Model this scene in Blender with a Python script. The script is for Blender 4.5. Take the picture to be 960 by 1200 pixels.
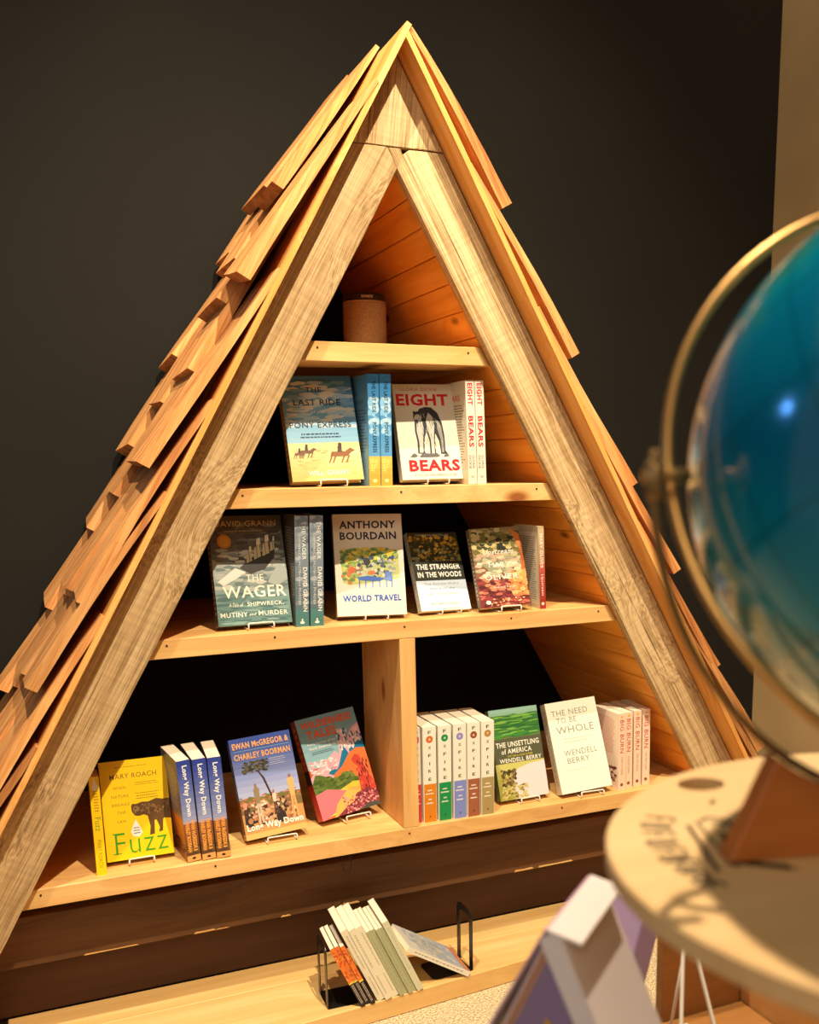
import bpy, bmesh, math, random
from mathutils import Vector, Matrix
random.seed(7)
scene = bpy.context.scene
COL = scene.collection
for o in list(bpy.data.objects): bpy.data.objects.remove(o)
ZO = 1.845                      # height of the inner apex point above the carpet
# ------------------------------------------------------------------ camera
def make_camera():
    yaw, pit, rol = -0.42358, -0.19339, -0.01090
    F = Vector((-math.sin(yaw)*math.cos(pit), math.cos(yaw)*math.cos(pit), math.sin(pit)))
    r = Vector((math.cos(yaw), math.sin(yaw), 0)); u = r.cross(F)
    r2 = math.cos(rol)*r + math.sin(rol)*u
    u2 = -math.sin(rol)*r + math.cos(rol)*u
    cd = bpy.data.cameras.new('camera'); cam = bpy.data.objects.new('camera', cd); COL.objects.link(cam)
    cam.matrix_world = Matrix(((r2.x, u2.x, -F.x, -0.7926), (r2.y, u2.y, -F.y, -2.1217), (r2.z, u2.z, -F.z, -0.6003+ZO), (0, 0, 0, 1)))
    cd.sensor_fit = 'VERTICAL'; cd.sensor_height = 36; cd.sensor_width = 36
    cd.lens = 1186.98/1200*36
    cd.shift_x = -76.59/1200; cd.shift_y = 174.45/1200
    cd.clip_start = 0.02
    cd.dof.use_dof = True; cd.dof.focus_distance = 2.25; cd.dof.aperture_fstop = 5.6
    scene.camera = cam
make_camera()
# ------------------------------------------------------------------ world, lamps, exposure
W = bpy.data.worlds.new('World'); scene.world = W; W.use_nodes = True
W.node_tree.nodes['Background'].inputs[0].default_value = (0.32, 0.26, 0.20, 1)
W.node_tree.nodes['Background'].inputs[1].default_value = 0.5
scene.view_settings.view_transform = 'Standard'; scene.view_settings.look = 'None'
scene.view_settings.gamma = 1; scene.view_settings.use_curve_mapping = False
scene.view_settings.exposure = 0.0
def spot(name, loc, target, power, size_deg, blend, radius, col):
    d = bpy.data.lights.new(name, 'SPOT'); d.energy = power; d.spot_size = math.radians(size_deg); d.spot_blend = blend
    d.shadow_soft_size = radius; d.color = col
    o = bpy.data.objects.new(name, d); COL.objects.link(o); o.location = loc
    o.rotation_euler = (Vector(target)-Vector(loc)).to_track_quat('-Z', 'Y').to_euler()
WARM = (1.0, 0.86, 0.64)
spot('track_light', (0.02, -1.75, ZO+1.95), (0.0, 0.0, ZO-0.45), 670, 68, 0.9, 0.022, WARM)
spot('track_light', (-0.75, -0.95, ZO+1.95), (-0.25, 0.0, ZO-0.8), 370, 66, 0.9, 0.022, WARM)
spot('track_light', (-0.12, -0.95, ZO+1.95), (-0.40, -1.74, ZO-0.8), 480, 36, 0.8, 0.04, (1.0, 0.86, 0.66))
spot('track_light', (0.55, -1.5, ZO+1.95), (1.566, 0.15, ZO+0.2), 125, 70, 1.0, 0.04, (1.0, 0.82, 0.55))
def area(name, loc, target, power, size, col):
    d = bpy.data.lights.new(name, 'AREA'); d.energy = power; d.size = size; d.color = col
    o = bpy.data.objects.new(name, d); COL.objects.link(o); o.location = loc
    o.rotation_euler = (Vector(target)-Vector(loc)).to_track_quat('-Z', 'Y').to_euler()
area('cool_fill', (-4.2, -3.6, ZO+0.2), (0.0, -0.3, ZO-0.8), 16, 1.1, (0.75, 0.85, 1.0))  # cool fill added behind the camera, something for the globe to reflect
area('camera_side_fill', (-1.9, -4.3, ZO+1.6), (-0.4, -1.2, ZO-0.8), 42, 1.2, (1.0, 0.84, 0.62))  # warm fill added on the camera side, lifts globe, cradle and table
area('blue_highlight_light', (-2.31, -0.27, ZO+0.24), (-0.47, -1.76, ZO-0.58), 3.0, 0.16, (0.10, 0.35, 1.0))  # unseen blue source added to give the globe its highlight
# ------------------------------------------------------------------ materials
def lin(c):
    def f(x):
        x /= 255
        return x/12.92 if x <= 0.04045 else ((x+0.055)/1.055)**2.4
    return (f(c[0]), f(c[1]), f(c[2]), 1)
MATS = {}
def new_mat(name):
    m = bpy.data.materials.new(name); m.use_nodes = True
    nt = m.node_tree; b = nt.nodes['Principled BSDF']
    return m, nt, b
def N(nt, t, **kw):
    n = nt.nodes.new(t)
    for k, v in kw.items(): setattr(n, k, v)
    return n
def plain(name, c, rough=0.5, metal=0.0, bump=0.0, scale=200, spec=0.5, var=0.0):
    if name in MATS: return MATS[name]
    m, nt, b = new_mat(name); b.inputs['Base Color'].default_value = lin(c)
    b.inputs['Roughness'].default_value = rough; b.inputs['Metallic'].default_value = metal
    b.inputs['Specular IOR Level'].default_value = spec
    tc = N(nt, 'ShaderNodeTexCoord'); no = N(nt, 'ShaderNodeTexNoise'); no.inputs['Scale'].default_value = scale
    nt.links.new(tc.outputs['Object'], no.inputs['Vector'])
    if bump:
        bp = N(nt, 'ShaderNodeBump'); bp.inputs['Strength'].default_value = bump; bp.inputs['Distance'].default_value = 0.002
        nt.links.new(no.outputs['Fac'], bp.inputs['Height']); nt.links.new(bp.outputs['Normal'], b.inputs['Normal'])
    if var:
        mx = N(nt, 'ShaderNodeMixRGB', blend_type='MULTIPLY'); mx.inputs['Fac'].default_value = var
        mx.inputs['Color1'].default_value = lin(c); nt.links.new(no.outputs['Fac'], mx.inputs['Color2'])
        nt.links.new(mx.outputs[0], b.inputs['Base Color'])
    MATS[name] = m; return m
def wood(name, cols, grain=26, along=1.6, crack=0.0, knots=0.0, knot_scale=7.0, rough=0.6, bump=0.25, varr=0.25, fine=0.5, knotcol=(70, 36, 16), saw=0.0):
    """grain runs along the object's local X axis"""
    if name in MATS: return MATS[name]
    m, nt, b = new_mat(name); L = nt.links.new
    tc = N(nt, 'ShaderNodeTexCoord'); oi = N(nt, 'ShaderNodeObjectInfo')
    add = N(nt, 'ShaderNodeVectorMath', operation='ADD'); cmb = N(nt, 'ShaderNodeCombineXYZ')
    mu = N(nt, 'ShaderNodeMath', operation='MULTIPLY'); mu.inputs[1].default_value = 37.0
    L(oi.outputs['Random'], mu.inputs[0]); L(mu.outputs[0], cmb.inputs['X']); L(mu.outputs[0], cmb.inputs['Y']); L(mu.outputs[0], cmb.inputs['Z'])
    L(tc.outputs['Object'], add.inputs[0]); L(cmb.outputs[0], add.inputs[1])
    def mapped(s):
        mp = N(nt, 'ShaderNodeMapping'); mp.inputs['Scale'].default_value = s; L(add.outputs[0], mp.inputs['Vector']); return mp
    # knots warp the grain
    mk = mapped((knot_scale*0.45, knot_scale, knot_scale)); vo = N(nt, 'ShaderNodeTexVoronoi'); vo.inputs['Scale'].default_value = 1.0
    L(mk.outputs[0], vo.inputs['Vector'])
    warp = N(nt, 'ShaderNodeMapRange'); warp.inputs['From Min'].default_value = 0.0; warp.inputs['From Max'].default_value = 0.45
    warp.inputs['To Min'].default_value = 0.05 if knots else 0.0; warp.inputs['To Max'].default_value = 0.0; L(vo.outputs['Distance'], warp.inputs['Value'])
    wv = N(nt, 'ShaderNodeVectorMath', operation='ADD'); wc = N(nt, 'ShaderNodeCombineXYZ'); L(warp.outputs[0], wc.inputs['Y']); L(warp.outputs[0], wc.inputs['Z'])
    L(add.outputs[0], wv.inputs[0]); L(wc.outputs[0], wv.inputs[1])
    mg = N(nt, 'ShaderNodeMapping'); mg.inputs['Scale'].default_value = (along, grain, grain); L(wv.outputs[0], mg.inputs['Vector'])
    n1 = N(nt, 'ShaderNodeTexNoise'); n1.inputs['Scale'].default_value = 1.0; n1.inputs['Detail'].default_value = 5; n1.inputs['Roughness'].default_value = 0.62
    L(mg.outputs[0], n1.inputs['Vector'])
    mf = N(nt, 'ShaderNodeMapping'); mf.inputs['Scale'].default_value = (along*5, grain*9, grain*9); L(wv.outputs[0], mf.inputs['Vector'])
    n2 = N(nt, 'ShaderNodeTexNoise'); n2.inputs['Scale'].default_value = 1.0; n2.inputs['Detail'].default_value = 3
    L(mf.outputs[0], n2.inputs['Vector'])
    ramp = N(nt, 'ShaderNodeValToRGB'); e = ramp.color_ramp.elements
    e[0].position = 0.30; e[0].color = lin(cols[0]); e[1].position = 0.70; e[1].color = lin(cols[2])
    k = e.new(0.5); k.color = lin(cols[1])
    mxv = N(nt, 'ShaderNodeMath', operation='MULTIPLY_ADD'); sb = N(nt, 'ShaderNodeMath', operation='SUBTRACT'); sb.inputs[1].default_value = 0.5
    L(n2.outputs['Fac'], sb.inputs[0]); L(sb.outputs[0], mxv.inputs[0]); mxv.inputs[1].default_value = fine; L(n1.outputs['Fac'], mxv.inputs[2])
    L(mxv.outputs[0], ramp.inputs['Fac']); cur = ramp.outputs['Color']
    # piece-to-piece tone
    hv = N(nt, 'ShaderNodeHueSaturation'); mr = N(nt, 'ShaderNodeMapRange'); mr.inputs['To Min'].default_value = 1-varr; mr.inputs['To Max'].default_value = 1+varr*0.6
    L(oi.outputs['Random'], mr.inputs['Value']); L(mr.outputs[0], hv.inputs['Value']); L(cur, hv.inputs['Color']); cur = hv.outputs['Color']
    if knots:
        no = N(nt, 'ShaderNodeTexWhiteNoise')
        L(vo.outputs['Color'], no.inputs['Vector']) if False else None
        sep = N(nt, 'ShaderNodeSeparateColor'); L(vo.outputs['Color'], sep.inputs[0])
        gate = N(nt, 'ShaderNodeMath', operation='LESS_THAN'); gate.inputs[1].default_value = knots; L(sep.outputs[0], gate.inputs[0])
        kr = N(nt, 'ShaderNodeMapRange'); kr.inputs['From Min'].default_value = 0.055; kr.inputs['From Max'].default_value = 0.13
        kr.inputs['To Min'].default_value = 1; kr.inputs['To Max'].default_value = 0; L(vo.outputs['Distance'], kr.inputs['Value'])
        km = N(nt, 'ShaderNodeMath', operation='MULTIPLY'); L(gate.outputs[0], km.inputs[0]); L(kr.outputs[0], km.inputs[1])
        mk2 = N(nt, 'ShaderNodeMixRGB'); L(km.outputs[0], mk2.inputs['Fac']); L(cur, mk2.inputs['Color1']); mk2.inputs['Color2'].default_value = lin(knotcol)
        cur = mk2.outputs[0]
    hgt = mxv.outputs[0]
    if crack:
        mc = mapped((along*1.1, grain*2.2, grain*2.2)); n3 = N(nt, 'ShaderNodeTexNoise'); n3.inputs['Scale'].default_value = 1; n3.inputs['Detail'].default_value = 4
        L(mc.outputs[0], n3.inputs['Vector'])
        cr = N(nt, 'ShaderNodeMapRange'); cr.inputs['From Min'].default_value = 0.28; cr.inputs['From Max'].default_value = 0.36
        cr.inputs['To Min'].default_value = crack; cr.inputs['To Max'].default_value = 0; L(n3.outputs['Fac'], cr.inputs['Value'])
        mc2 = N(nt, 'ShaderNodeMixRGB', blend_type='MULTIPLY'); L(cr.outputs[0], mc2.inputs['Fac']); L(cur, mc2.inputs['Color1']); mc2.inputs['Color2'].default_value = (0.16, 0.11, 0.07, 1)
        cur = mc2.outputs[0]
    if saw:
        ms = mapped((95, 3, 3)); n4 = N(nt, 'ShaderNodeTexNoise'); n4.inputs['Scale'].default_value = 1; n4.inputs['Detail'].default_value = 2
        L(ms.outputs[0], n4.inputs['Vector'])
        mm = N(nt, 'ShaderNodeMixRGB', blend_type='MULTIPLY'); mm.inputs['Fac'].default_value = saw
        sr = N(nt, 'ShaderNodeMapRange'); sr.inputs['From Min'].default_value = 0.35; sr.inputs['From Max'].default_value = 0.6; sr.inputs['To Min'].default_value = 0.55
        L(n4.outputs['Fac'], sr.inputs['Value']); L(cur, mm.inputs['Color1']); L(sr.outputs[0], mm.inputs['Color2']); cur = mm.outputs[0]
    L(cur, b.inputs['Base Color'])
    b.inputs['Roughness'].default_value = rough; b.inputs['Specular IOR Level'].default_value = 0.3
    bp = N(nt, 'ShaderNodeBump'); bp.inputs['Strength'].default_value = bump; bp.inputs['Distance'].default_value = 0.0015
    L(hgt, bp.inputs['Height']); L(bp.outputs['Normal'], b.inputs['Normal'])
    MATS[name] = m; return m
BARN = wood('weathered_beam_wood', ((158, 124, 80), (206, 170, 120), (228, 196, 146)), grain=42, along=1.5, crack=0.85, knots=0.10, knot_scale=6, rough=0.8, bump=0.6, varr=0.06, fine=1.0, knotcol=(80, 58, 36), saw=0.3)
PINE = wood('pale_pine', ((204, 150, 86), (224, 172, 104), (236, 192, 126)), grain=20, along=1.2, knots=0.28, knot_scale=7, rough=0.5, bump=0.12, varr=0.05, fine=0.2, knotcol=(150, 88, 44))
LINING = wood('knotty_orange_pine', ((216, 136, 46), (240, 156, 58), (248, 174, 74)), grain=22, along=1.4, knots=0.55, knot_scale=9, rough=0.42, bump=0.12, varr=0.10, fine=0.2, knotcol=(74, 32, 12))
CEDAR = wood('split_cedar', ((164, 96, 48), (204, 138, 76), (226, 168, 104)), grain=34, along=1.6, rough=0.75, bump=0.5, varr=0.22, fine=0.5)
SHEATH = wood('sheathing_wood', ((206, 134, 60), (226, 158, 80), (240, 184, 110)), grain=26, along=1.2, knots=0.3, knot_scale=8, rough=0.6, bump=0.3, varr=0.05, fine=0.4, knotcol=(110, 56, 22))
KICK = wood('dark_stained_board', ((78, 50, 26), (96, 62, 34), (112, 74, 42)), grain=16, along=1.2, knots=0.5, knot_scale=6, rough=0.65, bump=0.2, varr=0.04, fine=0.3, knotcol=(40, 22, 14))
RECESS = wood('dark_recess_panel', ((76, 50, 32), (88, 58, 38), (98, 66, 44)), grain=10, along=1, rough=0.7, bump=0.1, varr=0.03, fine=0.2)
BENCH = wood('bench_pine', ((206, 158, 92), (224, 178, 110), (236, 196, 132)), grain=13, along=0.9, knots=0.35, knot_scale=4.5, rough=0.45, bump=0.1, varr=0.04, fine=0.15, knotcol=(140, 86, 44))
PLY = wood('birch_plywood', ((214, 170, 112), (226, 184, 126), (236, 198, 144)), grain=7, along=1.4, rough=0.5, bump=0.05, varr=0.02, fine=0.1)
WALNUT = wood('stained_globe_stand_wood', ((170, 94, 38), (184, 106, 46), (198, 118, 56)), grain=14, along=1.2, rough=0.4, bump=0.05, varr=0.03, fine=0.2)
BOXWOOD = wood('display_box_wood', ((140, 92, 44), (160, 108, 54), (178, 122, 62)), grain=14, along=1.2, rough=0.5, bump=0.1, varr=0.04, fine=0.2)
WIRE = plain('white_wire', (236, 226, 208), 0.35)
BLACK = plain('black_metal', (22, 21, 20), 0.32)
NAIL = plain('dark_nail', (50, 34, 22), 0.6)
PAGE = plain('book_pages', (226, 214, 188), 0.85, bump=0.2, scale=900)
BRASS = plain('aged_brass', (204, 154, 88), 0.34, metal=0.9)
BRASSD = plain('dark_brass', (150, 116, 72), 0.4, metal=0.8)
# printed surfaces: albedo comes from a per-face colour attribute (flat print)
def print_mat(name, rough):
    m, nt, b = new_mat(name); a = N(nt, 'ShaderNodeVertexColor'); a.layer_name = 'ink'
    nt.links.new(a.outputs['Color'], b.inputs['Base Color']); b.inputs['Roughness'].default_value = rough
    b.inputs['Specular IOR Level'].default_value = 0.4
    MATS[name] = m; return m
INK = print_mat('printed_cover', 0.38)
# ------------------------------------------------------------------ object helpers
def tag(o, label=None, cat=None, group=None, kind=None):
    if label: o['label'] = label
    if cat: o['category'] = cat
    if group: o['group'] = group
    if kind: o['kind'] = kind
    return o
def empty(name, loc, rotm=None):
    o = bpy.data.objects.new(name, None); COL.objects.link(o); o.empty_display_size = 0.05
    M = Matrix.Translation(Vector(loc))
    if rotm is not None: M = M @ rotm.to_4x4()
    o.matrix_world = M
    return o
WORLD = {}
def link(name, me, mat, M=None, parent=None, kind=None):
    """M is the world matrix"""
    o = bpy.data.objects.new(name, me); COL.objects.link(o)
    if mat is not None and not me.materials: me.materials.append(mat)
    M = M if M is not None else Matrix.Identity(4)
    if parent is not None:
        o.parent = parent
        PM = WORLD.get(parent.name, parent.matrix_basis.copy())
        o.matrix_basis = PM.inverted() @ M
    else:
        o.matrix_basis = M
    WORLD[o.name] = M
    if kind: o['kind'] = kind
    return o
def mesh(name, verts, faces, smooth=False):
    me = bpy.data.meshes.new(name); me.from_pydata([tuple(v) for v in verts], [], faces)
    bm = bmesh.new(); bm.from_mesh(me); bmesh.ops.recalc_face_normals(bm, faces=bm.faces); bm.to_mesh(me); bm.free()
    if smooth:
        for p in me.polygons: p.use_smooth = True
    me.update(); return me
def frame(origin, x, y, z):
    x, y, z = Vector(x).normalized(), Vector(y).normalized(), Vector(z).normalized()
    return Matrix(((x.x, y.x, z.x, origin[0]), (x.y, y.y, z.y, origin[1]), (x.z, y.z, z.z, origin[2]), (0, 0, 0, 1)))
def prism_mesh(name, pts, a, b, bevel=0.0, seg=1):
    """polygon pts (u,v) in local x,z; extruded along local y from a to b"""
    n = len(pts)
    v = [(p[0], a, p[1]) for p in pts] + [(p[0], b, p[1]) for p in pts]
    f = [tuple(range(n)), tuple(range(2*n-1, n-1, -1))] + [(i, (i+1) % n, n+(i+1) % n, n+i) for i in range(n)]
    me = mesh(name, v, f)
    if bevel: bevel_mesh(me, bevel, seg)
    return me
def bevel_mesh(me, w, seg=1):
    bm = bmesh.new(); bm.from_mesh(me)
    bmesh.ops.bevel(bm, geom=bm.edges[:], offset=w, segments=seg, affect='EDGES', clamp_overlap=True)
    bm.to_mesh(me); bm.free()
def box_mesh(name, x0, x1, y0, y1, z0, z1, bevel=0.0, seg=1):
    me = prism_mesh(name, [(x0, z0), (x1, z0), (x1, z1), (x0, z1)], y0, y1)
    if bevel: bevel_mesh(me, bevel, seg)
    return me
def tube_mesh(name, pts, r, sides=8, closed=False, radii=None):
    pts = [Vector(p) for p in pts]; n = len(pts); V = []; F = []
    up = None
    for i, p in enumerate(pts):
        if closed: t = (pts[(i+1) % n]-pts[i-1]).normalized()
        else: t = (pts[min(i+1, n-1)]-pts[max(i-1, 0)]).normalized()
        if up is None:
            up = t.orthogonal().normalized()
        else:
            up = (up - t*up.dot(t)).normalized()
        s = t.cross(up); rr = radii[i] if radii else r
        for k in range(sides):
            a = 2*math.pi*k/sides; V.append(p + (up*math.cos(a)+s*math.sin(a))*rr)
    m = n if closed else n-1
    for i in range(m):
        for k in range(sides):
            a = i*sides+k; b = i*sides+(k+1) % sides; j = (i+1) % n
            F.append((a, b, j*sides+(k+1) % sides, j*sides+k))
    if not closed:
        F.append(tuple(range(sides))); F.append(tuple((n-1)*sides+k for k in range(sides-1, -1, -1)))
    return mesh(name, V, F, True)
def rounded(pts, r, k=4):
    """round the corners of a polyline"""
    P = [Vector(p) for p in pts]; out = [P[0]]
    for i in range(1, len(P)-1):
        a = (P[i-1]-P[i]); b = (P[i+1]-P[i]); rr = min(r, a.length*0.45, b.length*0.45)
        p0 = P[i]+a.normalized()*rr; p1 = P[i]+b.normalized()*rr
        for j in range(k+1):
            t = j/k; out.append((p0*(1-t)**2 + P[i]*2*t*(1-t) + p1*t*t))
    out.append(P[-1]); return out
def lathe_mesh(name, prof, seg=40, smooth=True):
    V = []; F = []; n = len(prof)
    for j in range(seg):
        a = 2*math.pi*j/seg
        for r, z in prof: V.append((r*math.cos(a), r*math.sin(a), z))
    for j in range(seg):
        for i in range(n-1):
            F.append((j*n+i, ((j+1) % seg)*n+i, ((j+1) % seg)*n+i+1, j*n+i+1))
    me = mesh(name, V, F, smooth)
    bm = bmesh.new(); bm.from_mesh(me); bmesh.ops.remove_doubles(bm, verts=bm.verts, dist=1e-5); bm.to_mesh(me); bm.free()
    return me
def Z(z): return z+ZO
# ------------------------------------------------------------------ the setting
def wall_paint(name, c, sc=1.3, var=0.10):
    m, nt, b = new_mat(name); L = nt.links.new
    g = N(nt, 'ShaderNodeNewGeometry'); n = N(nt, 'ShaderNodeTexNoise'); n.inputs['Scale'].default_value = sc; n.inputs['Detail'].default_value = 6
    L(g.outputs['Position'], n.inputs['Vector'])
    r = N(nt, 'ShaderNodeValToRGB'); e = r.color_ramp.elements
    e[0].position = 0.3; e[0].color = lin([x*(1-var) for x in c]); e[1].position = 0.7; e[1].color = lin([min(255, x*(1+var)) for x in c])
    L(n.outputs['Fac'], r.inputs['Fac']); L(r.outputs[0], b.inputs['Base Color']); b.inputs['Roughness'].default_value = 0.85; b.inputs['Specular IOR Level'].default_value = 0.15
    n2 = N(nt, 'ShaderNodeTexNoise'); n2.inputs['Scale'].default_value = 160; L(g.outputs['Position'], n2.inputs['Vector'])
    bp = N(nt, 'ShaderNodeBump'); bp.inputs['Strength'].default_value = 0.15; bp.inputs['Distance'].default_value = 0.002
    L(n2.outputs['Fac'], bp.inputs['Height']); L(bp.outputs['Normal'], b.inputs['Normal'])
    return m
DARKWALL = wall_paint('charcoal_paint', (29, 26, 21))
BEIGEWALL = wall_paint('beige_paint', (176, 148, 104))
YW = 0.690; XR = 1.566
link('wall_back', box_mesh('wall_back', -4.5, XR+0.1, YW, YW+0.1, 0, 4.2), DARKWALL, kind='structure')
link('wall_right', box_mesh('wall_right', XR, XR+0.1, -5.5, YW, 0, 4.2), BEIGEWALL, kind='structure')
def carpet():
    m, nt, b = new_mat('speckled_carpet'); L = nt.links.new
    g = N(nt, 'ShaderNodeNewGeometry'); n = N(nt, 'ShaderNodeTexNoise'); n.inputs['Scale'].default_value = 210; n.inputs['Detail'].default_value = 3
    L(g.outputs['Position'], n.inputs['Vector'])
    r = N(nt, 'ShaderNodeValToRGB'); e = r.color_ramp.elements
    e[0].position = 0.36; e[0].color = lin((150, 124, 88)); e[1].position = 0.62; e[1].color = lin((228, 208, 166)); L(n.outputs['Fac'], r.inputs['Fac'])
    L(r.outputs[0], b.inputs['Base Color']); b.inputs['Roughness'].default_value = 0.95
    bp = N(nt, 'ShaderNodeBump'); bp.inputs['Strength'].default_value = 0.7; bp.inputs['Distance'].default_value = 0.004
    L(n.outputs['Fac'], bp.inputs['Height']); L(bp.outputs['Normal'], b.inputs['Normal'])
    return m
link('floor', box_mesh('floor', -4.5, XR+0.1, -5.5, YW+0.1, -0.1, 0), carpet(), kind='structure')
# ------------------------------------------------------------------ A-frame bookcase
S = 0.5709; K = math.sqrt(1+S*S); T = 0.0243; D = 0.307; DL = 0.672
BC = empty('bookcase', (0, 0.15, 0))
tag(BC, 'tall A-frame timber bookcase with cedar shingled sides and four pine shelves', 'bookcase')
WORLD[BC.name] = BC.matrix_basis.copy()
def slope_frame(side):
    d = Vector((side*S, 0, -1)).normalized(); n = Vector((side, 0, S)).normalized(); y = n.cross(d)
    return frame((0, 0, ZO), d, y, n)
def poly_world(name, pts, y0, y1, mat, parent, xdir, bevel=0.0012, origin=None, jit=0.0, sub=0):
    """polygon in world x,z extruded in y; local x axis = grain"""
    P = []
    n = len(pts)
    for i in range(n):
        a = Vector(pts[i]); b = Vector(pts[(i+1) % n]); P.append(a)
        L_ = (b-a).length
        if sub and L_ > sub*1.5:
            m = int(L_/sub); nrm = Vector((-(b-a).y, (b-a).x)).normalized()
            for k in range(1, m): P.append(a+(b-a)*k/m+nrm*random.uniform(-jit, jit))
    o = Vector(origin or pts[0]); xd = Vector((xdir[0], 0, xdir[1])).normalized(); y = Vector((0, 1, 0)); z = xd.cross(y)
    M = frame((o[0], 0, o[1]+ZO), xd, y, z)
    L2 = []
    for p in P:
        q = M.inverted() @ Vector((p[0], 0, p[1]+ZO)); L2.append((q.x, q.z))
    me = prism_mesh(name, L2, y0, y1, bevel)
    return link(name, me, mat, M, parent)
BO = 0.110
SEAM = 0.0400
def xo(side, z, off): return side*(-z*S + off*K)     # x on the line at perpendicular offset
zf = -ZO
# legs and gable cap
poly_world('leg_beam', [(0, 0), (-0.0205, SEAM), (xo(-1, SEAM, BO), SEAM), (xo(-1, zf, BO), zf), (xo(-1, zf, 0), zf)], 0, T, BARN, BC, (-S, -1), 0.0015, jit=0.0007, sub=0.05)
poly_world('leg_beam', [(0, 0), (-0.0195, SEAM), (0.008, SEAM), (0.0125, 0.0285), (0.028, SEAM-0.001), (xo(1, SEAM, BO), SEAM), (xo(1, zf, BO), zf), (xo(1, zf, 0), zf)], 0.0005, T, BARN, BC, (S, -1), 0.0015, jit=0.0007, sub=0.05)
capz = BO*K/S
poly_world('gable_cap', [(xo(-1, SEAM+0.0015, BO), SEAM+0.0015), (xo(1, SEAM+0.0015, BO), SEAM+0.0015), (0.002, capz-0.004), (-0.002, capz-0.004)], -0.001, T, BARN, BC, (0.12, 1), 0.0012, jit=0.0006, sub=0.05)
# sheathing
SO0, SO1 = 0.1125, 0.1240
for side in (-1, 1):
    M = slope_frame(side)
    l0 = -SO1/S-0.006 if side < 0 else -SO1/S+0.013
    l1 = (ZO - SO1*S/K)*K
    # world y = side * local y
    ya, yb = (-0.066, DL) if side > 0 else (-DL, 0.066)
    nseg = 44; V = []; F = []
    for i in range(nseg+1):
        l = l0+(l1-l0)*i/nseg
        j = random.uniform(-0.0008, 0.0008)
        fr = (ya+j) if side > 0 else (yb+j)
        y_0, y_1 = (fr, yb) if side > 0 else (ya, fr)
        for (y, z) in ((y_0, SO0), (y_1, SO0), (y_1, SO1), (y_0, SO1)): V.append((l, y, z))
    for i in range(nseg):
        for k in range(4): F.append((i*4+k, i*4+(k+1) % 4, i*4+4+(k+1) % 4, i*4+4+k))
    F.append((0, 1, 2, 3)); F.append(tuple(nseg*4+k for k in (3, 2, 1, 0)))
    link('sheathing', mesh('sheathing', V, F), SHEATH, M, BC)
# inside lining planks, grain runs front to back
pm = {}
for side in (-1, 1):
    d = Vector((side*S, 0, -1)).normalized(); n = Vector((side, 0, S)).normalized()
    edges = [0.004]+[0.0593+0.0634*i for i in range(40)]
    lend = ZO*K-0.004
    for a, b in zip(edges[:-1], edges[1:]):
        b = min(b, lend)
        if b-a < 0.01: continue
        w = round(b-a-0.0012, 4)
        if w not in pm:
            # cross-section with eased face edges; local x=depth, y=across (down slope), z=outward
            c = 0.0022; t = 0.017
            sec = [(0, c), (c, 0), (w-c, 0), (w, c), (w, t), (0, t)]
            V = [(x, y, z) for x in (T+0.0008, DL) for y, z in sec]; k = len(sec)
            F = [tuple(range(k)), tuple(range(2*k-1, k-1, -1))]+[(i, (i+1) % k, k+(i+1) % k, k+i) for i in range(k)]
            pm[w] = mesh('lining_plank', V, F)
        o = Vector((0, 0, ZO))+d*(a+0.0006)
        M = frame(o, (0, 1, 0), d, n) if side < 0 else frame(o, (0, 1, 0), d, n)
        link('lining_plank', pm[w], LINING, M, BC)
# shelves
def shelf(ztop, th=0.0403, name='shelf'):
    e = 0.0012
    x0, x1 = -ztop*S-e, (-(ztop-th))*S-e
    o = poly_world(name, [(-x0, ztop), (x0, ztop), (x1, ztop-th), (-x1, ztop-th)], T+0.0005, DL-0.006, PINE, BC, (1, 0), 0.0012)
    V = []; F = []
    pos = [-x0+0.018, x0-0.03]+([0.0] if x0 > 0.25 else [])+([x0*0.5, -x0*0.55] if x0 > 0.4 else [])
    for px in pos:
        zc = ztop-0.013; i0 = len(V)
        for k in range(8): V.append((px+0.0024*math.cos(k*math.pi/4), T-0.0004, Z(zc+0.0024*math.sin(k*math.pi/4))))
        for k in range(8): V.append((px+0.0024*math.cos(k*math.pi/4), T+0.004, Z(zc+0.0024*math.sin(k*math.pi/4))))
        F.append(tuple(range(i0, i0+8)))
        for k in range(8): F.append((i0+k, i0+(k+1) % 8, i0+8+(k+1) % 8, i0+8+k))
    link('nail_head', mesh('nail_head', V, F), NAIL, None, o, kind='stuff')
    return o
ZS = [-0.3472, -0.6498, -0.9533, -1.45]
for z in ZS: shelf(z)
M = frame((-0.0126, T+0.0008, Z(-1.45)), (0, 0, 1), (0, 1, 0), (-1, 0, 0))
link('divider', box_mesh('divider', 0.0005, 1.45-0.9533-0.0403-0.0005, 0, D-T-0.002, -0.0381, 0, 0.001), PINE, M, BC)
# board under the lowest shelf and the recessed panel
zt, zb = -1.536, -1.648
xt, xb = -zt*S-0.002, -zb*S-0.002
kb = poly_world('kick_board', [(-xt, zt), (xt, zt), (xb, zb), (-xb, zb)], 0.100, 0.124, KICK, BC, (1, 0), 0.0012, jit=0.0012, sub=0.06)
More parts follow.
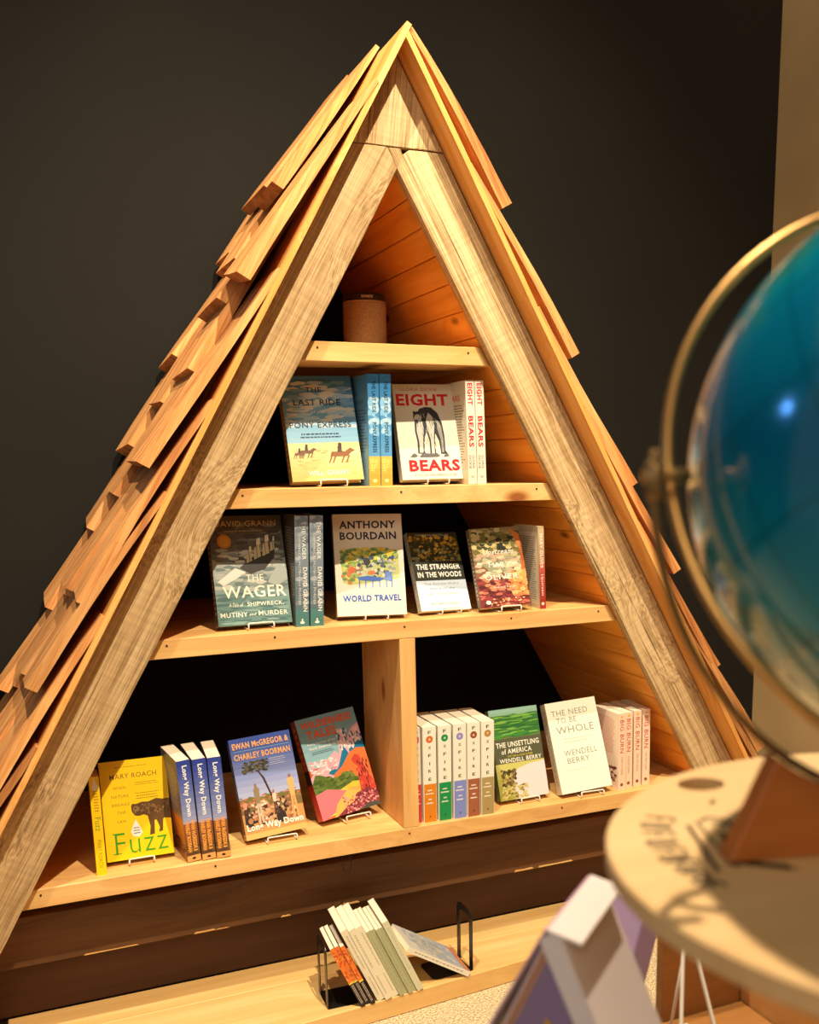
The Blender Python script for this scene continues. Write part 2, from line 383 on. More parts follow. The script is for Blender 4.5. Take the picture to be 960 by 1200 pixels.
# pale strips stand in for light slits along the board's lower edge
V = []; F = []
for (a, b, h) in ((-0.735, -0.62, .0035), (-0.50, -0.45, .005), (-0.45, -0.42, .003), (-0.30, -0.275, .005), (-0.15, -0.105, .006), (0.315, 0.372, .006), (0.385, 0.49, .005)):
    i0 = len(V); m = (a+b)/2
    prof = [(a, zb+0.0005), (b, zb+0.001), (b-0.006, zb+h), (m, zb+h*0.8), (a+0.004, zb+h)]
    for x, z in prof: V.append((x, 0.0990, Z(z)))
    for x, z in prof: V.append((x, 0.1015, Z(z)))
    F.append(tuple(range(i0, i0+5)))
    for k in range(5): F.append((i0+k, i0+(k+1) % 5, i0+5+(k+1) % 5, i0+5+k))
tag(link('painted_light_slit', mesh('painted_light_slit', V, F), PINE, None, kb, kind='stuff'), 'pale strips standing in for light slits')
xt, xb = 1.50*S-0.01, 1.79*S-0.01
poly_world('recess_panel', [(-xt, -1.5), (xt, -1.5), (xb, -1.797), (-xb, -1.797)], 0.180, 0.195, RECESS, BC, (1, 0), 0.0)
# shingles
def shingle(side, lb, length, y0, y1, o_top, o_butt, th_top, th_butt, seed):
    rng = random.Random(seed)
    M = slope_frame(side)
    ns = 7; V = []; F = []
    bow = rng.uniform(-0.004, 0.007); tw = rng.uniform(-0.006, 0.006)
    ph = rng.uniform(0, 6)
    yy0, yy1 = (y0, y1) if side > 0 else (-y1, -y0)
    skew = rng.uniform(-0.012, 0.012)
    for i in range(ns+1):
        t = i/ns; l = lb-length+length*t
        so = o_top+(o_butt-o_top)*t + bow*math.sin(math.pi*t)
        th = th_top+(th_butt-th_top)*t
        e0 = yy0+0.004*math.sin(ph+3.5*t)+rng.uniform(-.0012, .0012); e1 = yy1+0.004*math.sin(ph+2+3*t)+rng.uniform(-.0012, .0012)
        mid = (e0+e1)/2+rng.uniform(-.01, .01)
        cup = rng.uniform(-0.0012, 0.0012)
        ys = (e0, mid, e1)
        for q, y in enumerate(ys):
            ll = l+(skew*(q-1) if i == ns else 0)
            V.append((ll, y, so+tw*(q-1)*0.6*t+(cup if q == 1 else 0)))
        for q, y in enumerate(ys):
            ll = l+(skew*(q-1) if i == ns else 0)
            V.append((ll, y, so-th+tw*(q-1)*0.6*t))
    for i in range(ns):
        a = i*6; b = a+6
        F += [(a, a+1, b+1, b), (a+1, a+2, b+2, b+1), (a+3, b+3, b+4, a+4), (a+4, b+4, b+5, a+5), (a, b, b+3, a+3), (a+2, a+5, b+5, b+2)]
    F += [(0, 3, 4, 1), (1, 4, 5, 2)]; a = ns*6
    F += [(a, a+1, a+4, a+3), (a+1, a+2, a+5, a+4)]
    return link('shingle', mesh('shingle', V, F), CEDAR, M, BC)
SH = {
 -1: [((-0.063, 0.10), (0.37, 0.79, 1.08, 1.28, 1.55, 1.83, 2.08)),
      ((0.105, 0.285), (0.14, 0.417, 0.57, 0.785, 1.078, 1.29, 1.50, 1.78, 2.05)),
      ((0.290, 0.475), (0.101, 0.27, 0.63, 0.86, 1.10, 1.33, 1.60, 1.86, 2.10)),
      ((0.480, 0.668), (0.21, 0.505, 0.745, 0.95, 1.165, 1.40, 1.66, 1.93, 2.14))],
 1: [((-0.060, 0.100), (0.168, 0.52, 0.84, 1.09, 1.39, 1.66, 1.92, 2.14)),
     ((0.106, 0.285), (0.10, 0.38, 0.66, 0.96, 1.25, 1.52, 1.80, 2.09)),
     ((0.290, 0.475), (0.2, 0.48, 0.78, 1.05, 1.32, 1.62, 1.90, 2.12)),
     ((0.480, 0.668), (0.13, 0.40, 0.70, 1.00, 1.30, 1.59, 1.85, 2.1))]}
k = 0
for side in (-1, 1):
    for (y0, y1), butts in SH[side]:
        prev = -0.3
        for lb in butts:
            k += 1
            exp = lb-prev; prev = lb
            top = max(lb-0.46, -0.232 if side < 0 else -0.208); length = lb-top
            ob = 0.172+random.uniform(-0.006, 0.012)+ (0.012 if side < 0 else 0)
            shingle(side, lb, length, y0, y1, 0.1295+0.05*(1-length/0.46)*0.8, ob, 0.010, random.uniform(0.022, 0.031), 100+k)
# ------------------------------------------------------------------ printing on covers
TXT = {}
def text_geo(s, bold=0.0, shear=0.0):
    key = (s, bold, shear)
    if key in TXT: return TXT[key]
    c = bpy.data.curves.new('t', 'FONT'); c.body = s; c.resolution_u = 2; c.offset = bold; c.shear = shear
    c.space_character = 1.08
    o = bpy.data.objects.new('t', c); COL.objects.link(o)
    me = bpy.data.meshes.new_from_object(o.evaluated_get(bpy.context.evaluated_depsgraph_get()))
    V = [(v.co.x, v.co.y) for v in me.vertices]; F = [tuple(p.vertices) for p in me.polygons]
    bpy.data.objects.remove(o); bpy.data.curves.remove(c); bpy.data.meshes.remove(me)
    x0 = min(v[0] for v in V); x1 = max(v[0] for v in V); y0 = min(v[1] for v in V); y1 = max(v[1] for v in V)
    V = [((x-x0)/(x1-x0)-0.5, (y-y0)/(y1-y0)-0.5) for x, y in V]
    TXT[key] = (V, F); return TXT[key]
class Print:
    """flat ink in a rectangle w x h; layers a hair above one another"""
    def __init__(s, w, h): s.w, s.h = w, h; s.V = []; s.F = []; s.C = []; s.L = 0
    def layer(s): s.L += 1
    def _add(s, pts, faces, col):
        i0 = len(s.V); off = 0.00012+s.L*0.000012
        for p in pts: s.V.append((p[0]*s.w, p[1]*s.h, off))
        for f in faces: s.F.append(tuple(i0+i for i in f)); s.C.append(col)
    def poly(s, pts, col):
        pts = [(min(max(x, 0), 1), min(max(y, 0), 1)) for x, y in pts]; s._add(pts, [tuple(range(len(pts)))], col); s.layer()
    def rect(s, x0, y0, x1, y1, col): s.poly([(x0, y0), (x1, y0), (x1, y1), (x0, y1)], col)
    def grad(s, x0, y0, x1, y1, cb, ct, n=10):
        for i in range(n):
            t = (i+0.5)/n; c = [cb[k]+(ct[k]-cb[k])*t for k in range(3)]
            a = y0+(y1-y0)*i/n; b = y0+(y1-y0)*(i+1)/n
            s._add([(x0, a), (x1, a), (x1, b), (x0, b)], [(0, 1, 2, 3)], c)
        s.layer()
    def ell(s, cx, cy, rx, ry, col, n=14, a0=0):
        s.poly([(cx+rx*math.cos(a0+2*math.pi*k/n), cy+ry*math.sin(a0+2*math.pi*k/n)) for k in range(n)], col)
    def hills(s, y, amp, col, seed, n=14, x0=0, x1=1, base=0.0):
        r = random.Random(seed); pts = [(x0, base)]
        for i in range(n+1): pts.append((x0+(x1-x0)*i/n, y+amp*r.uniform(-1, 1)))
        pts.append((x1, base)); s._add(pts, [(0, i, i+1) if False else (i, i+1, len(pts)-1) for i in range(0, len(pts)-2)] if False else [tuple(range(len(pts)))], col); s.layer()
    def blobs(s, x0, y0, x1, y1, cols, n, rx, ry, seed):
        r = random.Random(seed); n = int(n*2.2); rx *= 0.66; ry *= 0.66
        for i in range(n):
            cx = r.uniform(x0+rx*0.5, x1-rx*0.5); cy = r.uniform(y0+ry*0.5, y1-ry*0.5); a = r.uniform(0, 3.1); q = []
            m = 9
            for k in range(m):
                t = 2*math.pi*k/m; R = r.uniform(0.62, 1.0); px = rx*R*math.cos(t); py = ry*R*math.sin(t)
                q.append((min(max(cx+px, x0), x1), min(max(cy+py, y0), y1)))
            s._add(q, [tuple(range(m))], r.choice(cols))
            s.L += 0.2
        s.layer()
    def text(s, t, cx, cy, w, h, col, rot=0, bold=0.0, shear=0.0):
        """w,h as fractions of the rectangle; rot=-90 reads downwards"""
        V, F = text_geo(t, bold, shear); W_, H_ = w*s.w, h*s.h
        if rot: W_, H_ = h*s.h, w*s.w       # w,h given as seen
        a = math.radians(rot); out = []
        for x, y in V:
            X, Y = x*W_, y*H_; out.append(((cx*s.w+X*math.cos(a)-Y*math.sin(a))/s.w, (cy*s.h+X*math.sin(a)+Y*math.cos(a))/s.h))
        s._add(out, F, col); s.layer()
    def lines(s, x0, y0, x1, y1, n, col, seed=1, fill=0.45):
        """tiny print too small to read: rows of short dashes"""
        r = random.Random(seed)
        for i in range(n):
            y = y1-(y1-y0)*(i+0.5)/n; h = (y1-y0)/n*fill; x = x0+r.uniform(0, 0.04)*(x1-x0)
            xe = x1-r.uniform(0, 0.15)*(x1-x0)
            while x < xe:
                ww = r.uniform(0.03, 0.09)*(x1-x0)
                s._add([(x, y-h/2), (min(x+ww, xe), y-h/2), (min(x+ww, xe), y+h/2), (x, y+h/2)], [(0, 1, 2, 3)], col); x += ww+0.018*(x1-x0)
        s.layer()
    def vlines(s, x0, y0, x1, y1, n, col, seed=1):
        r = random.Random(seed)
        for i in range(n):
            x = x0+(x1-x0)*(i+0.5)/n; wd = (x1-x0)/n*0.45; y = y1
            while y > y0:
                hh = r.uniform(0.03, 0.08)*(y1-y0)
                s._add([(x-wd/2, max(y-hh, y0)), (x+wd/2, max(y-hh, y0)), (x+wd/2, y), (x-wd/2, y)], [(0, 1, 2, 3)], col); y -= hh+0.02*(y1-y0)
        s.layer()
    def build(s, name, fn, parent, M, label=None):
        V = [fn(u, v, o) for u, v, o in s.V]
        me = bpy.data.meshes.new(name); me.from_pydata(V, [], s.F)
        ca = me.color_attributes.new('ink', 'FLOAT_COLOR', 'CORNER'); i = 0
        data = []
        for f, c in zip(s.F, s.C):
            lc = lin(c)
            data.extend(list(lc)*len(f))
        ca.data.foreach_set('color', data); me.update()
        o = link(name, me, INK, M, parent)
        if label: o['label'] = label
        return o
# ------------------------------------------------------------------ books
def book_matrix(x, y, z, yaw, lean, roll):
    return Matrix.Translation((x, y, z)) @ Matrix.Rotation(math.radians(yaw), 4, 'Z') @ Matrix.Rotation(-math.radians(lean), 4, 'X') @ Matrix.Rotation(math.radians(roll), 4, 'Y')
BOOKM = {}; KEEP = []
def book(x, y, z, yaw, lean, roll, w, h, d, face, hard, col, label, group=None, front=None, spine=None, side=None, pagecol=None, cat='book', copy_prints=True, mesh_key=None):
    """face=True: cover towards the viewer (w wide, d thick). face=False: spine towards the viewer (w thick, d wide)"""
    th, wid = (d, w) if face else (w, d)
    M = book_matrix(x, y, z, yaw, lean, roll)
    kind = 'hardcover_book' if hard else 'paperback_book'
    root = empty(kind, (0, 0, 0)); root.matrix_basis = M; WORLD[root.name] = M.copy()
    tag(root, label, cat, group)
    tc = 0.0024 if hard else 0.0007
    rr = min(0.004, th*0.3) if hard else min(0.0012, th*0.2)
    key = (th, wid, h, face, hard, col)
    mp = (lambda a, b, c: (b, th-a, c)) if face else (lambda a, b, c: (a, b, c))
    if key not in BOOKM:
        def path(i):
            o = i*tc; p = [(o, wid)]
            for k in range(4): t = k/3*math.pi/2; p.append((rr-(rr-o)*math.cos(t), rr-(rr-o)*math.sin(t)))
            for k in range(4): t = k/3*math.pi/2; p.append((th-rr+(rr-o)*math.sin(t), rr-(rr-o)*math.cos(t)))
            p.append((th-o, wid)); return p
        A, B = path(0), path(1); n = len(A); V = []; F = []
        for c in (0, h):
            for a, b in A: V.append(mp(a, b, c))
            for a, b in B: V.append(mp(a, b, c))
        for i in range(n-1):
            F += [(i, i+1, 2*n+i+1, 2*n+i), (n+i, 3*n+i, 3*n+i+1, n+i+1), (i, n+i, n+i+1, i+1), (2*n+i, 2*n+i+1, 3*n+i+1, 3*n+i)]
        F += [(0, 2*n, 3*n, n), (n-1, 2*n-1, 4*n-1, 3*n-1)]
        me = mesh('cover', V, F); me.materials.append(plain('cover_%d_%d_%d' % col, col, 0.45))
        ins = 0.003 if hard else 0.0
        a0, a1, b0, b1, c0, c1 = tc+0.0002, th-tc-0.0002, max(tc, rr*0.6), wid-(0.004 if hard else 0.0006), ins, h-ins-(0 if hard else 0.0003)
        P = [mp(*q) for q in ((a0, b0, c0), (a1, b0, c0), (a1, b1, c0), (a0, b1, c0), (a0, b0, c1), (a1, b0, c1), (a1, b1, c1), (a0, b1, c1))]
        pe = mesh('page_block', P, [(0, 1, 2, 3), (4, 5, 6, 7), (0, 1, 5, 4), (1, 2, 6, 5), (2, 3, 7, 6), (3, 0, 4, 7)]); pe.materials.append(PAGE)
        BOOKM[key] = (me, pe)
    me, pe = BOOKM[key]
    co = link('cover', me, None, M, root); link('page_block', pe, None, M, root)
    if face:
        if front: P = Print(w, h); front(P); P.build('front_print', lambda u, v, o: (u, -o, v), co, M)
        if spine: P = Print(th, h); spine(P); P.build('spine_print', lambda u, v, o: (-o, th-u, v), co, M)
    else:
        def shared(nm, fn, fmap, ww, hh):
            KEEP.append(fn); k = (nm, id(fn), ww, hh)
            if k in BOOKM: ob = link(nm, BOOKM[k], None, M, co); return
            P = Print(ww, hh); fn(P); BOOKM[k] = P.build(nm, fmap, co, M).data
        if spine: shared('spine_print', spine, lambda u, v, o: (u, -o, v), w, h)
        if side: shared('back_print', side, lambda u, v, o: (-o, d-u, v), d, h)
    return root
def easel(x, y, zs, yaw, xc, half, depth, lean, label, lip=0.016, front=-0.006, r=0.0017, hb=0.11):
    """white wire easel: the feet run under the book and turn up into a lip, the back frame leans with the book"""
    z0 = r+0.0004
    base = Matrix.Translation((x, y, zs)) @ Matrix.Rotation(math.radians(yaw), 4, 'Z')
    root = empty('book_easel', (0, 0, 0)); root.matrix_basis = base; WORLD[root.name] = base.copy()
    tag(root, label, 'book stand')
    a, b = xc-half, xc+half
    yb = depth+0.045
    p = rounded([(a, yb, z0), (a, front-0.004, z0), (a, front-0.010, lip*0.55), (a, front-0.006, lip), (b, front-0.006, lip), (b, front-0.010, lip*0.55), (b, front-0.004, z0), (b, yb, z0)], 0.006)
    link('front_wire', tube_mesh('front_wire', p, r, 7), WIRE, base, root)
    t = math.tan(math.radians(lean)); yo = depth*math.cos(math.radians(lean))+0.012*t+0.006
    p = rounded([(a+0.003, yb, z0+r*2), (a+0.003, yo+0.004, z0+r*2), (a+0.003, yo+hb*t+0.004, hb), (b-0.003, yo+hb*t+0.004, hb), (b-0.003, yo+0.004, z0+r*2), (b-0.003, yb, z0+r*2)], 0.008)
    link('back_wire', tube_mesh('back_wire', p, r, 7), WIRE, base, root)
    return root
NAVY = (22, 30, 62)
def face_book(x, y, zs, yaw, lean, roll, w, h, d, hard, col, label, elabel, front, spine=None, half=0.028, xc=None):
    book(x, y, zs+0.012, yaw, lean, roll, w, h, d, True, hard, col, label, front=front, spine=spine)
    easel(x, y, zs, yaw, xc if xc else w*0.55, half, d, lean, elabel)
# ---- cover designs -------------------------------------------------------
def f_ride(P):
    P.grad(0, 0.36, 1, 1, (150, 196, 220), (66, 128, 176), 12)
    P.blobs(0.0, 0.5, 1, 0.95, [(170, 200, 215), (196, 208, 210), (120, 170, 204), (214, 214, 200)], 46, 0.20, 0.035, 3)
    P.grad(0, 0.0, 1, 0.36, (214, 182, 104), (236, 222, 160), 8)
    P.hills(0.36, 0.006, (232, 214, 150), 4, 10, base=0.3)
    P.blobs(0.05, 0.05, 0.95, 0.30, [(196, 160, 84), (228, 200, 124), (206, 176, 100)], 40, 0.07, 0.008, 5)
    def horse(cx, cy, s, c):
        P.poly([(cx-.10*s, cy), (cx-.08*s, cy+.035*s), (cx+.06*s, cy+.035*s), (cx+.12*s, cy+.06*s), (cx+.17*s, cy+.04*s), (cx+.13*s, cy+.03*s), (cx+.08*s, cy)], c)
        for q in (-.09, -.05, .04, .09): P.poly([(cx+q*s, cy+.01), (cx+(q+.02)*s, cy+.01), (cx+(q-.02)*s, cy-.045*s), (cx+(q-.035)*s, cy-.045*s)], c)
        P.poly([(cx-.02*s, cy+.03*s), (cx+.03*s, cy+.03*s), (cx+.03*s, cy+.075*s), (cx-.01*s, cy+.075*s)], (86, 60, 50)); P.ell(cx+.015*s, cy+.085*s, .02*s, .013*s, (80, 56, 44), 8)
    horse(0.70, 0.225, 1.35, (134, 84, 50)); horse(0.24, 0.26, 0.9, (120, 84, 60)); horse(0.14, 0.245, 0.7, (132, 92, 62))
    c = (26, 34, 44)
    P.lines(0.2, 0.95, 0.8, 0.97, 1, (60, 84, 100))
    P.text('THE', 0.45, 0.865, 0.22, 0.05, c, bold=.008); P.text('LAST RIDE', 0.48, 0.745, 0.66, 0.055, c, bold=.008)
    P.text('of the', 0.47, 0.655, 0.20, 0.034, (232, 236, 230), shear=.4)
    P.text('PONY EXPRESS', 0.49, 0.53, 0.86, 0.052, c, bold=.008)
    P.lines(0.18, 0.40, 0.82, 0.46, 2, (50, 70, 90), 2, .35)
    P.text('WILL GRANT', 0.52, 0.075, 0.58, 0.042, (248, 240, 220), bold=.01)
def s_ride(P):
    P.grad(0, 0.27, 1, 1, (96, 160, 206), (52, 122, 178), 10); P.blobs(0, 0.45, 1, 0.8, [(170, 206, 226), (130, 184, 218)], 14, 0.5, 0.05, 8)
    P.grad(0, 0, 1, 0.27, (190, 150, 60), (222, 190, 96), 5)
    P.text('THE LAST RIDE', 0.55, 0.80, 0.34, 0.28, (22, 34, 60), rot=-90, bold=.02); P.text('PONY EXPRESS', 0.55, 0.44, 0.34, 0.27, (22, 34, 60), rot=-90, bold=.02)
    P.text('of the', 0.55, 0.61, 0.28, 0.06, (236, 236, 236), rot=-90)
    P.text('WILL', 0.62, 0.20, 0.32, 0.085, (250, 226, 120), rot=-90, bold=.02); P.text('GRANT', 0.28, 0.19, 0.32, 0.12, (250, 226, 120), rot=-90, bold=.02)
    P.ell(0.5, 0.05, 0.2, 0.016, (244, 224, 150))
def b_ride(P):
    P.grad(0, 0, 1, 1, (110, 160, 190), (70, 128, 170), 6); P.text('THE', .45, .84, .2, .04, (40, 60, 80)); P.text('PONY', .6, .76, .4, .04, (40, 60, 80)); P.lines(0.1, 0.3, 0.95, 0.7, 14, (40, 70, 96), 3)
RED = (206, 30, 36)
def f_bears(P):
    P.rect(0, 0, 1, 1, (226, 216, 194))
    P.text('GLORIA DICKIE', 0.42, 0.945, 0.62, 0.032, (196, 50, 44)); P.text('EIGHT', 0.47, 0.835, 0.86, 0.125, RED, bold=.035)
    ink = (52, 52, 58); gr = (150, 144, 134)
    lt = (206, 198, 182)
    P.poly([(.30, .27), (.31, .40), (.29, .50), (.30, .62), (.36, .70), (.40, .74), (.50, .76), (.60, .755), (.69, .70), (.75, .60), (.77, .46), (.76, .30), (.80, .262), (.68, .262), (.67, .40), (.62, .48), (.60, .40), (.60, .27), (.64, .245), (.50, .245), (.51, .40), (.48, .50), (.44, .44), (.41, .30), (.43, .265)], ink)
    P.poly([(.33, .28), (.34, .40), (.32, .50), (.33, .60), (.38, .66), (.43, .60), (.44, .52), (.41, .42), (.39, .28)], lt)
    P.poly([(.53, .26), (.535, .42), (.50, .53), (.49, .62), (.54, .70), (.60, .66), (.62, .56), (.59, .44), (.575, .26)], lt)
    P.poly([(.70, .28), (.70, .42), (.66, .54), (.68, .62), (.73, .56), (.745, .42), (.735, .28)], gr)
    P.ell(.37, .655, .085, .06, ink); P.ell(.36, .64, .06, .042, lt); P.ell(.335, .605, .035, .022, (60, 58, 60)); P.ell(.31, .70, .022, .018, ink); P.ell(.435, .705, .022, .018, ink)
    P.poly([(.335, .66), (.35, .665), (.35, .655)], ink); P.poly([(.385, .66), (.40, .665), (.40, .655)], ink)
    for i in range(46):
        r = random.Random(i); xx = r.uniform(.32, .73); yy = r.uniform(.36, .70); P.poly([(xx, yy), (xx+.006, yy), (xx+.016, yy-.05), (xx+.010, yy-.05)], (92, 88, 86) if i % 2 else (214, 206, 190))
    for i in range(11):
        r = random.Random(i+40); xx = r.uniform(.2, .84); P.poly([(xx-.06, .235), (xx, .275), (xx+.05, .245), (xx, .232)], (96, 94, 92))
    P.text('BEARS', 0.55, 0.145, 0.84, 0.12, RED, bold=.035); P.text('MYTHIC PAST AND IMPERILED FUTURE', 0.55, 0.045, 0.7, 0.02, (90, 84, 80))
def s_bears(P):
    P.rect(0, 0, 1, 1, (230, 218, 196)); P.text('EIGHT', 0.5, 0.87, 0.56, 0.21, RED, rot=-90, bold=.03); P.text('BEARS', 0.5, 0.51, 0.56, 0.30, RED, rot=-90, bold=.03)
    P.text('GLORIA', 0.66, 0.215, 0.26, 0.13, (40, 60, 66), rot=-90, bold=.01); P.text('DICKIE', 0.28, 0.215, 0.26, 0.13, (40, 60, 66), rot=-90, bold=.01); P.text('X', .5, .07, .4, .03, (90, 86, 80), rot=-90)
def b_bears(P):
    P.rect(0, 0, 1, 1, (222, 208, 178)); P.text('BEARS', .5, .84, .5, .06, RED, bold=.02); P.lines(0.08, 0.2, 0.92, 0.78, 22, (110, 96, 80), 6)
def f_wager(P):
    P.grad(0, 0.6, 1, 1, (104, 104, 96), (74, 66, 58), 8); P.grad(0, 0, 1, 0.6, (84, 118, 112), (168, 170, 160), 10)
    P.blobs(0, 0.55, 1, 0.95, [(110, 104, 92), (86, 78, 68), (128, 122, 108), (70, 66, 62)], 40, 0.18, 0.03, 11)
    P.blobs(0, 0.30, 1, 0.70, [(170, 172, 162), (130, 142, 136), (104, 120, 116), (196, 194, 180)], 46, 0.14, 0.03, 12)
    P.blobs(0, 0, 1, 0.3, [(84, 116, 110), (100, 130, 124), (122, 148, 140), (74, 104, 102)], 50, 0.2, 0.018, 13)
    P.poly([(.36, .52), (.52, .60), (.90, .74), (.84, .60), (.70, .50), (.5, .46)], (64, 60, 54))
    for a, b, q in ((.46, .60, .8), (.57, .64, 1), (.69, .67, 1), (.80, .70, .7)): P.poly([(a, b-.05*q), (a+.02, b+.06*q), (a+.09*q, b+.09*q), (a+.10*q, b-.02)], (206, 190, 146)); P.poly([(a+.05, b+.08*q), (a+.06, b+.14*q), (a+.11*q, b+.15*q), (a+.11*q, b+.09*q)], (224, 212, 176)); P.rect(a+.045, b-.08, a+.052, b+.16*q, (60, 50, 40))
    P.poly([(.05, .40), (.3, .52), (.44, .48), (.30, .42), (.12, .36)], (214, 214, 202)); P.poly([(.72, .38), (.9, .56), (1, .5), (1, .40), (.85, .34)], (170, 176, 166))
    P.ell(0.19, 0.765, 0.095, 0.065, (206, 142, 40), 20); P.ell(0.19, 0.765, 0.07, 0.047, (222, 162, 62), 18)
    P.text('DAVID GRANN', 0.50, 0.925, 0.84, 0.052, (214, 184, 130)); P.lines(0.2, 0.85, 0.82, 0.865, 1, (186, 160, 120))
    c = (240, 232, 208)
    P.text('THE', 0.55, 0.425, 0.24, 0.06, c); P.text('WAGER', 0.53, 0.30, 0.86, 0.108, c, bold=.012)
    P.text('A Tale of', 0.26, 0.185, 0.2, 0.035, c, shear=.4); P.text('SHIPWRECK,', 0.66, 0.185, 0.5, 0.042, c, bold=.005)
    P.text('MUTINY', 0.22, 0.095, 0.36, 0.042, c, bold=.005); P.text('and', 0.47, 0.095, 0.1, 0.028, c, shear=.4); P.text('MURDER', 0.75, 0.10, 0.40, 0.042, c, bold=.005)
def s_wager(P):
    P.grad(0, 0.16, 1, 1, (88, 110, 120), (150, 158, 168), 10); P.grad(0, 0, 1, 0.16, (66, 118, 116), (82, 126, 124), 3)
    P.blobs(0, 0.2, 1, 1, [(120, 132, 142), (98, 112, 122), (160, 166, 172)], 24, 0.5, 0.04, 15)
    c = (236, 228, 214); P.text('THE WAGER', 0.68, 0.78, 0.30, 0.34, c, rot=-90); P.text('DAVID GRANN', 0.74, 0.34, 0.32, 0.40, c, rot=-90, bold=.012)
    P.text('SHIPWRECK, MUTINY and MURDER', 0.32, 0.52, 0.2, 0.64, (214, 206, 196), rot=-90); P.poly([(.45, .035), (.55, .035), (.55, .075), (.45, .075)], c); P.ell(.5, .04, .18, .012, c, 8)
def b_wager(P):
    P.grad(0, 0, 1, 1, (78, 78, 74), (60, 54, 48), 5); P.lines(0.15, 0.25, 0.95, 0.9, 26, (150, 140, 124), 6, .35)
def f_wt(P):
    P.rect(0, 0, 1, 1, (228, 216, 196))
    P.text('ANTHONY', 0.50, 0.895, 0.82, 0.078, NAVY, bold=.03, shear=.03); P.text('BOURDAIN', 0.50, 0.785, 0.82, 0.078, NAVY, bold=.03, shear=-.02)
    x0, y0, x1, y1 = .08, .31, .93, .67
    P.poly([(.10, .33), (.20, .30), (.60, .33), (.93, .36), (.92, .64), (.60, .67), (.08, .65)], (190, 196, 120))
    P.blobs(x0, .50, x1, y1, [(214, 186, 48), (232, 204, 70), (110, 140, 60), (160, 176, 70), (90, 120, 70)], 60, .08, .03, 21)
    P.blobs(x0, y0, .40, .52, [(150, 176, 84), (210, 206, 100), (104, 134, 76), (196, 120, 80)], 26, .06, .03, 22)
    P.blobs(.30, .36, .9, .58, [(60, 80, 110), (200, 196, 176), (150, 160, 160), (90, 96, 96), (226, 214, 180)], 34, .05, .03, 23)
    P.ell(.24, .45, .06, .03, (206, 100, 62)); P.ell(.52, .42, .06, .02, (214, 120, 70)); P.ell(.46, .53, .05, .04, (60, 56, 58))
    b = (74, 110, 190)
    P.poly([(.30, .375), (.46, .39), (.72, .36), (.62, .335), (.36, .345)], b)
    for xx in (.33, .42, .52, .62, .72, .80): P.poly([(xx, .27), (xx+.012, .27), (xx+.02, .38), (xx+.004, .38)], b)
    P.poly([(.70, .35), (.72, .43), (.82, .42), (.80, .33)], (110, 140, 200))
    P.text('WORLD TRAVEL', 0.51, 0.17, 0.84, 0.062, (48, 92, 176), bold=.03)
def s_wt(P): P.rect(0, 0, 1, 1, (196, 160, 116)); P.text('ANTHONY BOURDAIN', .5, .7, .4, .45, NAVY, rot=-90); P.text('WORLD TRAVEL', .5, .26, .4, .32, (48, 92, 176), rot=-90)
def f_stranger(P):
    P.rect(0, .38, 1, 1, (48, 50, 34))
    P.blobs(0, .60, 1, .97, [(90, 84, 34), (190, 150, 44), (60, 66, 30), (150, 112, 36), (40, 44, 30), (210, 176, 70)], 90, .07, .035, 31)
    P.blobs(0, .60, 1, .80, [(150, 150, 116), (120, 124, 90), (60, 60, 44)], 24, .06, .03, 32)
    P.rect(0, .38, 1, .625, (52, 54, 46))
    P.grad(0, .24, 1, .38, (190, 206, 220), (206, 216, 226), 3); P.rect(0, 0, 1, .25, (240, 238, 230))
    P.text('NATIONAL BESTSELLER', .5, .965, .66, .02, (214, 208, 190)); c = (244, 240, 226)
    P.text('THE STRANGER', .5, .555, .88, .07, c, bold=.03); P.text('IN THE WOODS', .5, .455, .88, .07, c, bold=.03)
    g = (104, 112, 122); P.text('The Extraordinary', .5, .335, .70, .036, g, shear=.1); P.text('Story of the', .5, .275, .5, .036, g, shear=.1); P.text('Last True Hermit', .5, .215, .66, .036, g, shear=.1)
    P.text('MICHAEL FINKEL', .5, .085, .56, .036, (66, 66, 66))
def s_gen(col):
    def f(P): P.rect(0, 0, 1, 1, col); P.lines(.3, .1, .7, .9, 16, (220, 210, 190), 4)
    return f
def f_up(P):
    P.grad(0, 0, 1, 1, (120, 50, 50), (150, 134, 84), 8)
    P.blobs(0, .62, 1, 1, [(118, 112, 60), (80, 78, 44), (176, 156, 96), (50, 52, 40), (206, 190, 130)], 70, .12, .05, 41)
    P.blobs(0, .34, 1, .68, [(196, 190, 150), (170, 160, 130), (206, 170, 140), (140, 140, 110), (214, 206, 170)], 60, .13, .04, 42)
    P.blobs(0, 0, 1, .38, [(150, 60, 60), (196, 104, 84), (120, 44, 48), (206, 130, 96), (90, 36, 40)], 70, .12, .035, 43)
    P.poly([(.80, .98), (.98, .9), (1, .5), (.9, .30), (.97, .12), (1, .6)], (226, 130, 70)); P.blobs(.62, .12, 1, .45, [(236, 150, 84), (222, 120, 66), (240, 176, 110)], 26, .10, .05, 44)
    P.blobs(.2, 0, .9, .12, [(240, 214, 150), (150, 80, 50), (110, 50, 34)], 22, .04, .012, 45)
    c = (246, 236, 216); P.lines(.15, .945, .8, .96, 1, (220, 200, 170)); P.text('Upstream', .50, .685, .60, .085, c, shear=.35, bold=.012); P.text('MARY', .49, .53, .42, .058, c); P.text('OLIVER', .50, .375, .66, .068, c); P.text('Selected Essays', .52, .245, .44, .036, (240, 216, 190), shear=.2)
    P.ell(.16, .065, .05, .025, c, 10)
